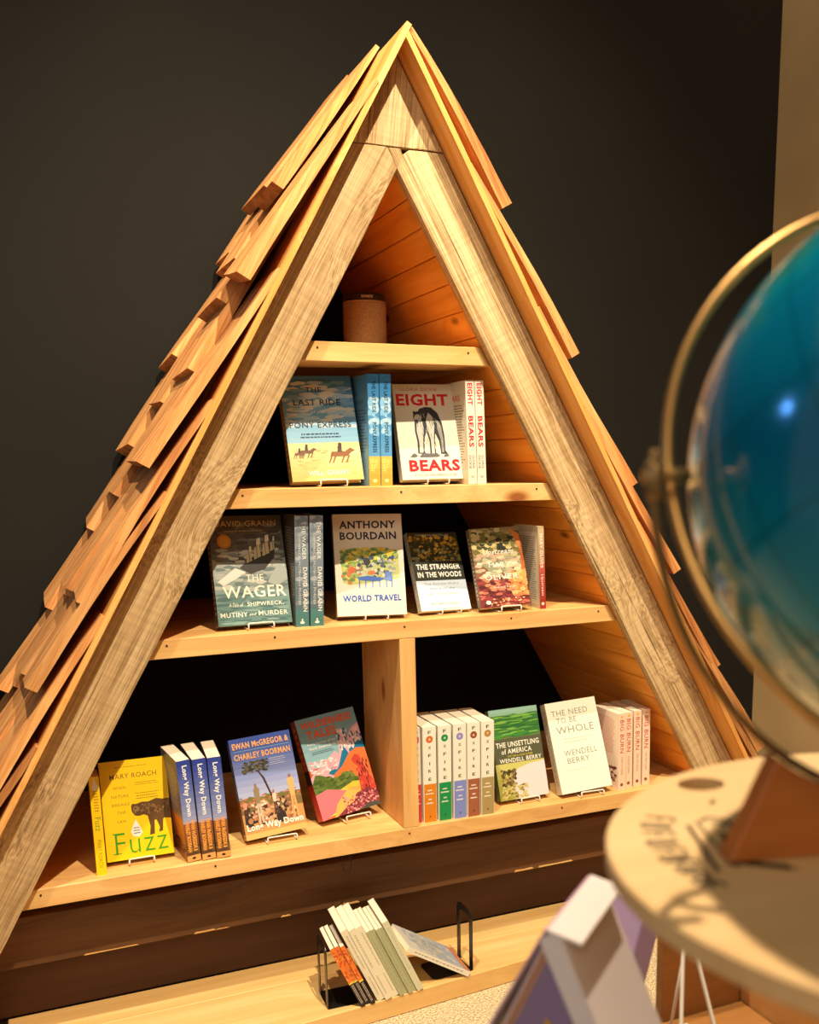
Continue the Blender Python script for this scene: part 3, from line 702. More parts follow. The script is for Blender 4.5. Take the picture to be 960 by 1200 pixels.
def s_up(P): P.grad(0, 0, 1, .55, (150, 40, 40), (190, 90, 70), 5); P.grad(0, .55, 1, 1, (176, 130, 100), (200, 180, 140), 4); P.text('MARY OLIVER', .5, .70, .5, .42, (244, 232, 210), rot=-90, bold=.01); P.text('Upstream', .5, .29, .55, .26, (244, 232, 210), rot=-90, shear=.2); P.ell(.5, .06, .25, .02, (240, 220, 190))
def b_up(P): P.rect(0, 0, 1, 1, (196, 180, 150)); P.rect(.12, .05, .96, .93, (218, 206, 178)); P.lines(.18, .1, .9, .88, 30, (120, 100, 84), 7, .4)
YEL = (244, 200, 16)
def f_fuzz(P):
    P.rect(0, 0, 1, 1, YEL)
    br = (120, 84, 20)
    P.lines(.22, .925, .78, .94, 1, (160, 120, 20)); P.text('MARY ROACH', .49, .84, .70, .05, (136, 96, 24), bold=.006)
    for t, y, w in (('WHEN', .725, .19), ('NATURE', .64, .26), ('BREAKS', .555, .26), ('THE', .475, .13), ('LAW', .385, .13)): P.text(t, .27, y, w, .028, (150, 108, 20))
    P.lines(.50, .73, .86, .77, 2, (160, 116, 24), 3, .3); P.lines(.50, .585, .86, .665, 3, (160, 116, 24), 4, .3)
    c = (96, 66, 34)
    P.poly([(.42, .535), (.44, .55), (.50, .545), (.58, .56), (.68, .555), (.80, .58), (.90, .565), (1, .565), (1, .36), (.90, .37), (.88, .36), (.86, .24), (.80, .235), (.82, .28), (.78, .36), (.75, .36), (.735, .22), (.66, .215), (.68, .30), (.655, .41), (.60, .43), (.52, .42), (.46, .43), (.42, .48)], c)
    P.blobs(.46, .43, 1, .55, [(120, 86, 44), (82, 56, 28), (136, 100, 56)], 40, .035, .02, 51); P.ell(.49, .495, .045, .03, (140, 108, 60)); P.ell(.48, .50, .012, .01, (40, 28, 16), 8)
    P.poly([(.47, .39), (.53, .31), (.555, .25), (.50, .215), (.41, .225), (.385, .27), (.42, .33)], (240, 234, 220)); P.lines(.42, .24, .53, .32, 3, (90, 90, 96), 2, .4)
    g = (60, 150, 30)
    P.text('Fuzz', .53, .165, .78, .215, g, bold=-.012)
    P.rect(.11, .262, .25, .272, g); P.rect(.10, .065, .22, .073, g)
def s_fuzz(P):
    P.rect(0, 0, 1, 1, YEL); P.text('Fuzz', .55, .52, .6, .14, (90, 140, 30), rot=-90); P.text('MARY ROACH', .5, .22, .4, .28, (150, 108, 20), rot=-90); P.lines(.3, .64, .8, .9, 9, (170, 124, 20), 3); P.poly([(.2, .90), (.5, .985), (.85, .90), (.7, .86), (.3, .86)], (240, 234, 220))
def lwd_scene(P, x0=0, x1=1):
    P.grad(x0, .28, x1, 1, (196, 196, 214), (54, 78, 160), 12)
def f_lwd(P):
    lwd_scene(P); P.grad(0, .0, 1, .34, (206, 150, 84), (190, 140, 80), 4)
    P.hills(.40, .02, (122, 100, 60), 61, 10, base=.25); P.blobs(0, .33, 1, .42, [(110, 110, 60), (160, 120, 66), (200, 110, 60)], 34, .05, .015, 62)
    br = (70, 46, 30)
    P.poly([(.52, .36), (.55, .36), (.46, .58), (.38, .66), (.36, .66), (.43, .57)], br); P.blobs(.12, .64, .58, .76, [(84, 78, 44), (60, 54, 34), (104, 94, 54)], 46, .05, .015, 63)
    o = (236, 150, 84)
    def man(cx, y0, y1, c, leg, hw=.05):
        m = y0+(y1-y0)*.5
        P.poly([(cx-hw*.9, y0), (cx-hw*.2, y0), (cx, m), (cx+hw*.3, y0), (cx+hw*1.0, y0), (cx+hw*.6, m+.02), (cx-hw*.6, m+.02)], leg)
        P.poly([(cx-hw*.6, m), (cx+hw*.6, m), (cx+hw, y1-.05), (cx+hw*.4, y1-.03), (cx-hw*.4, y1-.03), (cx-hw*.9, y1-.06)], c); P.ell(cx, y1-.015, hw*.35, .02, (150, 96, 66), 10)
    P.blobs(.02, .12, .9, .36, [(70, 50, 44), (150, 100, 74), (206, 160, 120), (40, 34, 36), (190, 120, 84), (230, 200, 170)], 90, .05, .028, 64)
    P.ell(.10, .18, .07, .055, (60, 44, 40)); P.ell(.62, .17, .08, .06, (56, 42, 40)); P.ell(.12, .18, .04, .03, (170, 120, 84))
    man(.29, .14, .53, (140, 120, 90), (196, 176, 150)); man(.86, .13, .56, (226, 168, 106), (214, 156, 96), .06); man(.56, .20, .44, (214, 190, 170), (90, 60, 54), .04); man(.07, .20, .40, (200, 140, 110), (70, 46, 44), .04)
    P.rect(0, 0, 1, .055, (222, 178, 104))
    P.text('EWAN McGREGOR &', .50, .925, .92, .062, (244, 176, 110), bold=.03); P.rect(.05, .868, .95, .874, (130, 170, 214)); P.text('CHARLEY BOORMAN', .50, .815, .92, .062, (244, 176, 110), bold=.03); P.lines(.58, .68, .86, .76, 4, (196, 200, 224), 3, .35)
    P.text('Long Way Down', .50, .105, .92, .085, (250, 244, 230), bold=.03)
def s_lwd(P):
    P.grad(0, .38, 1, 1, (160, 168, 206), (40, 60, 150), 10); P.grad(0, .05, 1, .38, (96, 64, 42), (150, 90, 56), 5); P.blobs(0, .07, 1, .18, [(80, 56, 36), (120, 90, 54)], 10, .4, .02, 66); P.rect(0, 0, 1, .06, (236, 170, 96)); P.ell(.5, .03, .14, .012, (50, 40, 30))
    P.text('Long Way Down', .5, .70, .48, .50, (250, 246, 236), rot=-90, bold=.03); P.text('EWAN McGREGOR &', .70, .25, .32, .31, (252, 166, 70), rot=-90, bold=.05); P.text('CHARLEY BOORMAN', .29, .25, .32, .31, (252, 166, 70), rot=-90, bold=.05)
def b_lwd(P):
    P.grad(0, .40, 1, 1, (150, 134, 130), (70, 74, 110), 8); P.grad(0, .0, 1, .42, (150, 80, 40), (232, 140, 56), 5); P.lines(.1, .5, .9, .9, 18, (196, 190, 184), 8, .35); P.blobs(0, .05, 1, .2, [(90, 56, 36), (130, 90, 60)], 14, .15, .02, 67)
def f_wild(P):
    P.grad(0, .5, 1, 1, (150, 196, 206), (112, 150, 160), 6)
    P.poly([(0, .42), (.10, .48), (.2, .50), (.34, .56), (.50, .62), (.56, .58), (.60, .70), (.66, .83), (.70, .78), (.78, .74), (.86, .80), (1, .84), (1, .5), (0, .3)], (232, 176, 186))
    P.poly([(.30, .42), (.42, .50), (.5, .47), (.58, .56), (.66, .66), (.72, .55), (.78, .70), (.84, .62), (.9, .74), (1, .66), (1, .5), (.5, .35)], (24, 120, 160))
    P.blobs(.02, .44, .5, .58, [(240, 214, 214), (248, 232, 224), (226, 160, 176)], 34, .05, .018, 71); P.blobs(.58, .60, 1, .82, [(240, 200, 206), (20, 110, 150), (248, 228, 224)], 34, .03, .035, 72)
    P.poly([(.38, .40), (.55, .46), (.72, .57), (.86, .60), (1, .58), (1, .2), (.3, .2)], (232, 122, 62))
    P.poly([(0, .36), (.08, .44), (.16, .43), (.3, .38), (.48, .36), (.6, .40), (.72, .33), (.86, .30), (.84, .24), (.3, .2), (0, .24)], (92, 116, 50)); P.blobs(.0, .26, .8, .40, [(70, 92, 40), (116, 136, 60), (84, 106, 44)], 36, .07, .02, 73)
    P.poly([(.0, .25), (.2, .28), (.4, .24), (.65, .29), (.84, .27), (.86, .1), (0, 0)], (214, 200, 70)); P.poly([(0, .25), (.2, .28), (.52, .22), (.30, .06), (.05, .0), (0, 0)], (232, 112, 120)); P.poly([(.30, .12), (.55, .24), (.80, .22), (.80, .08), (.4, 0), (.2, 0)], (240, 170, 84))
    P.poly([(.72, .50), (.80, .54), (.86, .52), (.93, .36), (1, .22), (1, .04), (.72, .08), (.76, .30), (.80, .42), (.74, .46)], (206, 70, 56)); P.blobs(.76, .12, .98, .5, [(110, 30, 34), (232, 104, 76)], 26, .02, .04, 74)
    P.poly([(.25, .0), (.42, .06), (.58, .10), (.66, .17), (.86, .19), (1, .14), (1, 0)], (130, 52, 62)); P.blobs(.4, 0, 1, .17, [(200, 110, 116), (84, 30, 42), (160, 80, 84), (224, 150, 140)], 70, .03, .018, 75); P.poly([(.62, 0), (.82, .05), (1, .03), (1, 0)], (70, 70, 64))
    o = (232, 92, 36)
    P.text('WILDERNESS', .49, .925, .86, .072, o, bold=.03); P.text('TALES', .37, .825, .50, .085, o, bold=.03); P.text('Forty Stories of the', .33, .735, .48, .03, (240, 240, 232), bold=.01); P.text('North American Wild', .35, .695, .50, .03, (240, 240, 232), bold=.01); P.lines(.12, .63, .52, .665, 2, (60, 90, 100), 5, .3)
def s_wild(P): P.grad(0, .5, 1, 1, (190, 70, 40), (120, 60, 50), 4); P.rect(0, .36, 1, .5, (40, 40, 30)); P.rect(0, 0, 1, .36, (214, 60, 56)); P.lines(.3, .55, .7, .95, 6, (232, 130, 60))
def s_fox(num, c, ring):
    def f(P):
        P.rect(0, 0, 1, 1, (232, 226, 208)); P.rect(.04, 0, .98, .405, c); k = (60, 56, 50)
        P.text('F', .5, .945, .24, .034, k, bold=.02); P.ell(.5, .872, .27, .038, ring, 16); P.text(num, .5, .872, .16, .024, (240, 230, 210), bold=.02)
        for ch, y in zip('XFIRE', (.785, .705, .62, .54, .455)): P.text(ch, .5, y, .07 if ch == 'I' else .22, .032, k, bold=.02)
        w = (240, 232, 214); P.lines(.28, .33, .72, .345, 1, w, 2, .9); P.lines(.16, .295, .84, .31, 1, w, 3, .9); P.lines(.36, .235, .64, .25, 1, w, 4, .9); P.lines(.20, .195, .80, .21, 1, w, 5, .9); P.ell(.5, .06, .08, .012, [x*.7 for x in c], 8)
    return f
def f_uns(P):
    P.grad(0, .72, 1, 1, (120, 160, 60), (150, 190, 180), 8); P.hills(.93, .012, (60, 120, 60), 81, 8, base=.7)
    P.blobs(0, .68, 1, .93, [(70, 140, 50), (110, 170, 70), (50, 110, 60), (140, 190, 80)], 50, .22, .012, 82)
    P.rect(0, .40, 1, .67, (84, 84, 62)); P.grad(0, 0, 1, .40, (150, 144, 60), (196, 190, 110), 5)
    P.poly([(.30, .0), (.34, .16), (.30, .26), (.44, .33), (.7, .37), (1, .38), (1, 0)], (226, 204, 202)); P.blobs(.08, .14, .40, .34, [(96, 70, 40), (120, 100, 56), (150, 130, 70), (70, 56, 36)], 34, .05, .03, 83); P.blobs(.05, .0, .6, .16, [(140, 130, 60), (176, 166, 90), (110, 96, 46), (200, 180, 120)], 46, .05, .02, 84)
    c = (240, 234, 214); P.text('THE UNSETTLING', .50, .605, .88, .058, c, bold=.015); P.text('of AMERICA', .46, .53, .62, .055, c, bold=.01); P.text('CULTURE & AGRICULTURE', .52, .475, .52, .02, (230, 206, 60)); P.text('WENDELL BERRY', .52, .43, .86, .045, c, bold=.012)
def f_need(P):
    P.rect(0, 0, 1, 1, (236, 230, 208)); k = (128, 128, 118)
    P.text('THE NEED', .45, .875, .72, .062, k); P.text('TO BE', .36, .79, .40, .060, k); P.text('WHOLE', .50, .685, .74, .078, k); P.lines(.22, .53, .78, .60, 2, (190, 186, 168), 4, .3); P.text('WENDELL', .52, .43, .66, .062, k); P.text('BERRY', .45, .345, .44, .060, k); P.lines(.2, .23, .75, .245, 1, (196, 190, 172))
def s_need(P): P.rect(0, 0, 1, 1, (214, 200, 170)); P.vlines(.25, .1, .75, .92, 2, (150, 130, 110), 5)
def s_burn(P):
    P.rect(0, 0, 1, 1, (240, 206, 176)); r = (190, 56, 44); P.ell(.5, .955, .2, .018, (226, 170, 90)); P.text('BIG BURN', .52, .70, .52, .43, r, rot=-90, bold=.01); P.text('TIMOTHY EGAN', .52, .32, .26, .24, (150, 90, 70), rot=-90); P.ell(.5, .07, .2, .022, (130, 80, 60))
def b_burn(P): P.rect(0, 0, 1, 1, (240, 214, 188)); P.lines(.1, .45, .9, .92, 20, (214, 120, 96), 8, .35); P.blobs(.55, .08, .95, .30, [(90, 60, 50), (200, 140, 120)], 16, .1, .03, 88)
# ---- placing the books ----------------------------------------------------
S1, S2, S3, S4 = ZS
z2, z3, z4 = Z(S2), Z(S3), Z(S4)
face_book(-0.229, 0.084, z2, -1.6, 16.4, -1.4, 0.162, 0.238, 0.030, True, (206, 170, 100), 'sky blue cover with two galloping horses on yellow grassland, facing out', 'white wire stand under the blue prairie horse cover', f_ride, s_gen((120, 104, 60)), 0.030)
for i, (x, y) in enumerate(((-0.062, 0.058), (-0.0342, 0.0575))):
    book(x, y, z2, 0, -0.3, 0.3, 0.0262, 0.242, 0.15, False, True, (60, 126, 178), ('blue spine with ochre foot, next to the blue horse cover' if i == 0 else 'blue spine with ochre foot, next to the red lettered cover'), 'blue and ochre spines on the second shelf', spine=s_ride, side=b_ride)
face_book(0.026, 0.082, z2, -2.3, 15.4, -0.6, 0.148, 0.224, 0.025, True, (220, 208, 182), 'cream cover with a dark bear drawing between big red words, facing out', 'white wire stand under the bear drawing cover', f_bears, s_gen((226, 214, 190)), 0.026)
for i, x in enumerate((0.176, 0.1995)):
    book(x, 0.0505, z2+0.0006, 0, 0, -1.5, 0.022, 0.232, 0.14, False, True, (230, 218, 194), ('cream spine with red letters, left of the pair, its back cover showing' if i == 0 else 'cream spine with red letters, right of the pair, nearest the plank lining'), 'cream and red spines on the second shelf', spine=s_bears, side=b_bears)
face_book(-0.409, 0.067, z3, 1.6, 17.7, 0.8, 0.162, 0.244, 0.030, True, (96, 84, 62), 'stormy grey green sea cover with sailing ship and gold seal, facing out', 'white wire stand under the stormy ship cover', f_wager, s_gen((70, 64, 56)), 0.028)
for i, (x, y) in enumerate(((-0.2435, 0.056), (-0.2115, 0.051))):
    book(x, y, z3, 0, -0.3, 1.7, 0.030, 0.244, 0.15, False, True, (90, 110, 116), ('grey blue spine with teal foot, standing right beside the ship cover' if i == 0 else 'grey blue spine with teal foot, nearer the garden painting cover'), 'grey blue spines on the third shelf', spine=s_wager, side=b_wager)
face_book(-0.138, 0.087, z3, -10.2, 15.4, 0.6, 0.160, 0.236, 0.030, True, (200, 170, 130), 'tall cream cover with navy block letters and a yellow garden painting', 'white wire stand under the garden painting cover', f_wt, s_wt, 0.026)
face_book(0.060, 0.069, z3, 7.4, 24.0, 1.9, 0.135, 0.196, 0.018, False, (226, 220, 206), 'small cover with autumn treetops, dark title band and white lower part', 'white wire stand under the autumn treetops cover', f_stranger, s_gen((190, 186, 170)), 0.026)
face_book(0.202, 0.044, z3, -0.6, 18.2, -1.4, 0.133, 0.194, 0.018, False, (160, 120, 90), 'small cover with misty green and red leaves and slanted white title', 'white wire stand under the red leaves cover', f_up, s_gen((110, 90, 60)), 0.026)
book(0.3625, 0.048, z3+0.0005, 0, 0.6, -1.8, 0.016, 0.200, 0.13, False, False, (190, 170, 140), 'thin red spine standing at the right end of the third shelf', spine=s_up, side=b_up)
# lowest shelf, left of the divider
book(-0.6965, 0.047, z4, -1.8, 9.0, 0, 0.020, 0.210, 0.13, False, False, (236, 190, 20), 'thin yellow spine standing left of the yellow bear cover', spine=s_fuzz)
face_book(-0.672, 0.083, z4, 0, 15.7, 0.4, 0.140, 0.215, 0.020, False, YEL, 'bright yellow cover with a brown animal and green title, facing out', 'white wire stand under the yellow cover', f_fuzz, None, 0.026, 0.07)
for i, (x, y, yaw, roll) in enumerate(((-0.511, 0.034, 6.5, -3.0), (-0.4795, 0.033, 1.8, -2.6), (-0.4485, 0.031, -3.5, -2.3))):
    book(x, y, z4+0.0016, yaw, -1.0, roll, 0.0292, 0.231, 0.134, False, False, (110, 84, 80), ('thick blue and orange spine beside the yellow cover, first of three', 'thick blue and orange spine in the middle of the three', 'thick blue and orange spine next to the desert tree cover')[i], 'three blue and orange spines on the lowest shelf', spine=s_lwd, side=b_lwd)
face_book(-0.373, 0.078, z4, 0.7, 18.5, -3.8, 0.143, 0.232, 0.025, False, (214, 150, 90), 'cover with blue sky, a lone tree and people beside motorcycles, facing out', 'white wire stand under the lone tree and motorcycles cover', f_lwd, s_lwd, 0.034)
face_book(-0.184, 0.116, z4+0.004, 8.7, 22.5, -5.1, 0.159, 0.249, 0.030, True, (206, 96, 60), 'illustrated cover of pink and blue peaks over orange and green hills', 'white wire stand under the painted mountain cover', f_wild, s_wild, 0.032)
# lowest shelf, right of the divider: the white series
FX = (('2', (206, 60, 60), (206, 60, 60), 'red'), ('3', (214, 128, 30), (206, 104, 40), 'orange'), ('4', (22, 140, 76), (30, 140, 80), 'green'), ('5', (126, 136, 200), (140, 130, 200), 'lavender blue'), ('6', (160, 92, 62), (150, 80, 44), 'brown'), ('7', (170, 144, 92), (176, 130, 70), 'khaki'))
xs = (0.0285, 0.0455, 0.0835, 0.1215, 0.157, 0.193)
for i, (num, c, ring, nm) in enumerate(FX):
    if i == 0: continue
    book(xs[i]-0.0015, 0.0435-i*0.0026, z4, (0.6, 0.6, 0.2, -0.2, -0.7, -2.0)[i], 0.2, 0.4, 0.0335, 0.236, 0.15, False, False, (232, 226, 208), 'thick white spine with %s foot, in the white row right of the divider' % nm, 'white series with coloured feet on the lowest shelf', spine=s_fox(num, c, ring))
book(0.0263, 0.049, z4, 0, 0, 0, 0.0155, 0.236, 0.15, False, False, (232, 226, 208), 'white spine with red foot, tight against the divider', 'white series with coloured feet on the lowest shelf', spine=s_fox('2', FX[0][1], FX[0][2]))
face_book(0.262, 0.068, z4, 1.5, 16.9, -0.3, 0.140, 0.230, 0.020, False, (90, 110, 60), 'cover with green hills, olive title band and pale field, partly behind white spines', 'white wire stand under the green hills cover', f_uns, None, 0.026, 0.078)
face_book(0.427, 0.047, z4, -3.2, 20.5, -3.1, 0.146, 0.237, 0.030, False, (226, 214, 188), 'plain ivory cover with thin grey capital lettering, leaning back', 'white wire stand under the plain ivory cover', f_need, s_need, 0.032)
for i, (x, y, yaw) in enumerate(((0.5925, 0.045, 0), (0.6165, 0.050, -0.5), (0.6465, 0.055, -3), (0.6765, 0.060, -6))):
    book(x, y, z4, yaw, 1.0, 0, 0.0225, 0.206, 0.13, False, False, (236, 204, 178), ('pink spine with red title, first of four, back cover showing', 'pink spine with red title, second from the ivory cover', 'pink spine with red title, third from the ivory cover', 'pink spine with red title, last and nearest the right leg')[i], 'four pink spines at the right end of the lowest shelf', spine=s_burn, side=b_burn)
# ------------------------------------------------------------------ speaker on the top shelf
sp = empty('speaker', (0.033, 0.34, Z(S1))); WORLD[sp.name] = sp.matrix_basis.copy()
tag(sp, 'small round fabric covered speaker with dark lid on the top shelf', 'speaker')
def fabric():
    m, nt, b = new_mat('speaker_fabric'); L = nt.links.new
    tc = N(nt, 'ShaderNodeTexCoord'); v = N(nt, 'ShaderNodeTexVoronoi'); v.inputs['Scale'].default_value = 420; L(tc.outputs['Object'], v.inputs['Vector'])
    r = N(nt, 'ShaderNodeValToRGB'); e = r.color_ramp.elements; e[0].position = 0.1; e[0].color = lin((120, 96, 66)); e[1].position = 0.6; e[1].color = lin((190, 160, 118)); L(v.outputs['Distance'], r.inputs['Fac'])
    L(r.outputs[0], b.inputs['Base Color']); b.inputs['Roughness'].default_value = 0.8; return m
Msp = sp.matrix_basis.copy()
link('fabric_body', lathe_mesh('fabric_body', [(0, 0.002), (0.050, 0.002), (0.0525, 0.006), (0.0525, 0.124), (0.051, 0.127), (0, 0.127)]), fabric(), Msp, sp)
link('trim_ring', lathe_mesh('trim_ring', [(0, 0.1272), (0.0532, 0.1272), (0.0534, 0.129), (0.0525, 0.130), (0, 0.130)]), plain('tan_trim', (190, 150, 104), 0.4), Msp, sp)
lid = link('lid', lathe_mesh('lid', [(0, 0.1302), (0.0515, 0.1302), (0.052, 0.132), (0.0505, 0.146), (0.047, 0.148), (0, 0.148)]), plain('black_plastic', (34, 28, 26), 0.5), Msp, sp)
P = Print(0.028, 0.006); P.text('SONOS', .5, .5, 1, 1, (226, 206, 180), bold=.02)
P.build('lettering', lambda u, v, o: (0.0519*math.sin((u-0.024)/0.052), -0.0519*math.cos((u-0.024)/0.052)-o, 0.1355+v), lid, Msp)
# cable hanging below the lowest shelf
c = link('cable', tube_mesh('cable', rounded([(-0.165, 0.034, Z(-1.493)), (-0.165, 0.030, Z(-1.52)), (-0.157, 0.028, Z(-1.545)), (-0.146, 0.030, Z(-1.53)), (-0.143, 0.032, Z(-1.51)), (-0.148, 0.034, Z(-1.493))], 0.01), 0.0014, 6), BLACK)
tag(c, 'thin black cable loop hanging under the lowest pine shelf', 'cable')
# ------------------------------------------------------------------ low bench with its books
bn = empty('bench', (0, 0, 0)); tag(bn, 'low pale pine plank bench running under the bookcase', 'bench'); WORLD[bn.name] = bn.matrix_basis.copy()
zb = Z(-1.80)
def yfront(x): return -0.100+0.083*(x+0.0)
def strip(name, ya, yb_, z0, z1, x0, x1, mat):
    V = []
    for z in (z0, z1):
        for x, f in ((x0, ya), (x1, ya), (x1, yb_), (x0, yb_)): V.append((x, f(x), z))
    me = mesh(name, V, [(0, 1, 2, 3), (4, 5, 6, 7), (0, 1, 5, 4), (1, 2, 6, 5), (2, 3, 7, 6), (3, 0, 4, 7)]); bevel_mesh(me, 0.002)
    return link(name, me, mat, None, bn)
strip('deck_plank', lambda x: yfront(x)+0.020, lambda x: 0.068, zb-0.040, zb, -0.93, 0.93, BENCH)
strip('deck_plank', lambda x: 0.0695, lambda x: 0.179, zb-0.040, zb-0.0005, -0.90, 0.90, BENCH)
strip('front_lip', lambda x: yfront(x), lambda x: yfront(x)+0.0195, zb-0.0445, zb+0.004, -0.93, 0.93, BENCH)
# bookends
def bookend(x, y, zz, yaw, flip, label):
    M = Matrix.Translation((x, y, zz)) @ Matrix.Rotation(math.radians(yaw), 4, 'Z')
    r = empty('bookend', (0, 0, 0)); r.matrix_basis = M; WORLD[r.name] = M.copy(); tag(r, label, 'bookend')
    s = flip
    def arc(cx, cy, rad, a0, a1, n=5): return [(cx+rad*math.cos(math.radians(a0+(a1-a0)*i/n)), cy+rad*math.sin(math.radians(a0+(a1-a0)*i/n))) for i in range(n+1)]
    # base plate in x,y ; upright frame in y,z at x=0
    pts = [(0.03*s, 0), (0.03*s, 0.09)] ; b = [(0, 0), (0, .085)]+[(s*px, py) for px, py in arc(.09, .072, .013, 90, 0)]+[(s*px, py) for px, py in arc(.09, .013, .013, 0, -90)]
    n = len(b); V = [(px, py, 0.0004) for px, py in b]+[(px, py, 0.0020) for px, py in b]
    F = [tuple(range(n)), tuple(range(2*n-1, n-1, -1))]+[(i, (i+1) % n, n+(i+1) % n, n+i) for i in range(n)]
    link('base_plate', mesh('base_plate', V, F), BLACK, M, r)
    H = 0.150; out = [(0, 0.001)]+[(0, H-.02)]+arc(.02, H-.02, .02, 180, 90)+arc(.065, H-.02, .02, 90, 0)+[(.085, 0.001)]
    inn = [(.017, 0.001)]+[(.017, H-.034)]+arc(.028, H-.028, .011, 180, 90)+arc(.057, H-.028, .011, 90, 0)+[(.068, 0.001)]
    m = len(out); V = []; F = []
    for xx in (0.0, 0.0018):
        for py, pz in out: V.append((xx, py, pz))
        k2 = len(inn)
        for py, pz in inn: V.append((xx, py, pz))
    # out and inn have equal counts
    q = m+len(inn)
    for i in range(m-1):
        F += [(i, i+1, m+i+1, m+i), (q+i, q+m+i, q+m+i+1, q+i+1), (i, q+i, q+i+1, i+1), (m+i, m+i+1, q+m+i+1, q+m+i)]
    F += [(0, m, q+m, q), (m-1, q+m-1, q+2*m-1, 2*m-1)]
    link('upright', mesh('upright', V, F), BLACK, M, r)
    return r
bookend(0.119, -0.066, zb, 2, -1, 'black metal bookend right of the slanted books on the bench')
bookend(-0.2465, -0.090, zb, -2, 1, 'black metal bookend left of the orange spined books on the bench')
def slim(x, y, roll, w, h, d, col, label, spine, group, lean=0, yaw=-3, zoff=0.0):
    # rolled to the left: bottom right corner carries it
    a = math.radians(-roll); drop = 0
    return book(x, y, zb+0.0022+zoff, yaw, lean, roll, w, h, d, False, False, col, label, group, spine=spine)
def s_or(P): P.rect(0, .42, 1, 1, (236, 120, 44)); P.blobs(0, .44, 1, .98, [(206, 80, 40), (240, 150, 60)], 12, .4, .04, 91); P.rect(0, .39, 1, .42, (230, 196, 80)); P.rect(0, 0, 1, .39, (34, 26, 26)); P.vlines(.2, .05, .8, .37, 2, (214, 190, 170), 3)
def s_cream(P): P.rect(0, 0, 1, 1, (226, 214, 184)); P.vlines(.25, .45, .78, .92, 1, (186, 174, 146), 7); P.vlines(.3, .08, .7, .34, 1, (180, 168, 140), 4)
def s_green(P): P.rect(0, 0, 1, 1, (170, 168, 128)); P.vlines(.35, .1, .65, .9, 1, (140, 138, 104), 5)
def s_pale(P): P.rect(0, 0, 1, 1, (206, 202, 168)); P.vlines(.3, .3, .7, .92, 2, (176, 172, 140), 6)
xr = -0.148; gb = 'slanted thin books on the bench'
rng = random.Random(5)
seq = [('o', .0110), ('o', .0110), ('o', .0105), ('c', .0165), ('c', .0165), ('c', .0160), ('g', .0105), ('g', .0100), ('g', .0100), ('g', .0100), ('p', .0155)]
roll = -24.0; ca = math.cos(math.radians(-roll))
xx = -0.176
names = {'o': ['orange and black spine, leftmost of the slanted bench books', 'orange and black spine, middle of the orange ones on the bench', 'orange and black spine touching the first cream spine on the bench'],
         'c': ['cream spine right after the orange ones on the bench', 'cream spine in the middle of the three creams on the bench', 'cream spine next to the sage green ones on the bench'],
         'g': ['sage green slim spine, first beside the cream ones', 'sage green slim spine, second of four', 'sage green slim spine, third of four', 'sage green slim spine, last before the wide pale green one'],
         'p': ['wide pale green spine at the right of the slanted bench stack']}
cnt = {}
for i, (t, w) in enumerate(seq):
    cnt[t] = cnt.get(t, 0)+1
    lab = names[t][cnt[t]-1]
    hh = {'o': .165, 'c': .200, 'g': .186, 'p': .199}[t]; dd = {'o': .115, 'c': .13, 'g': .125, 'p': .13}[t]
    sp_, cc = {'o': (s_or, (58, 38, 30)), 'c': (s_cream, (220, 206, 176)), 'g': (s_green, (170, 168, 128)), 'p': (s_pale, (206, 202, 168))}[t]
    if t == 'c' and cnt[t] == 1: xx += 0.006
    # lowest corner for a roll to the left is the left bottom one in local x=0 -> right corner sinks; lift by w*sin
    lift = w*math.sin(math.radians(-roll))
    lift = 0
    book(xx, -0.110+0.004*(i % 2)+0.08*(xx+0.1), zb+0.0024, -4.0, 0, roll, w-0.0003, hh, dd, False, False, cc, lab, gb, spine=sp_)
    xx += w/ca
def s_lean(P): P.rect(0, 0, 1, 1, (226, 216, 196)); P.vlines(.3, .1, .7, .9, 1, (150, 140, 130), 9)
ln = book(0.095, -0.095, zb+0.0035, -2, 0, -58, 0.0135, 0.178, 0.13, False, False, (222, 210, 188), 'pale book lying slanted against the right bookend, spine out', spine=s_lean)
def f_lean(P):
    P.grad(0, 0, 1, 1, (150, 160, 176), (196, 190, 176), 6); P.blobs(.05, .1, .95, .9, [(180, 180, 176), (150, 156, 160), (206, 196, 176)], 40, .12, .06, 95); P.rect(0, 0, 1, .10, (190, 120, 84)); P.lines(.1, .3, .9, .8, 12, (120, 120, 124), 5, .3)
P = Print(0.13, 0.178); f_lean(P)
P.build('front_print', lambda u, v, o: (0.0135+o, u, v), [c_ for c_ in ln.children if c_.name.startswith('cover')][0], WORLD[ln.name])
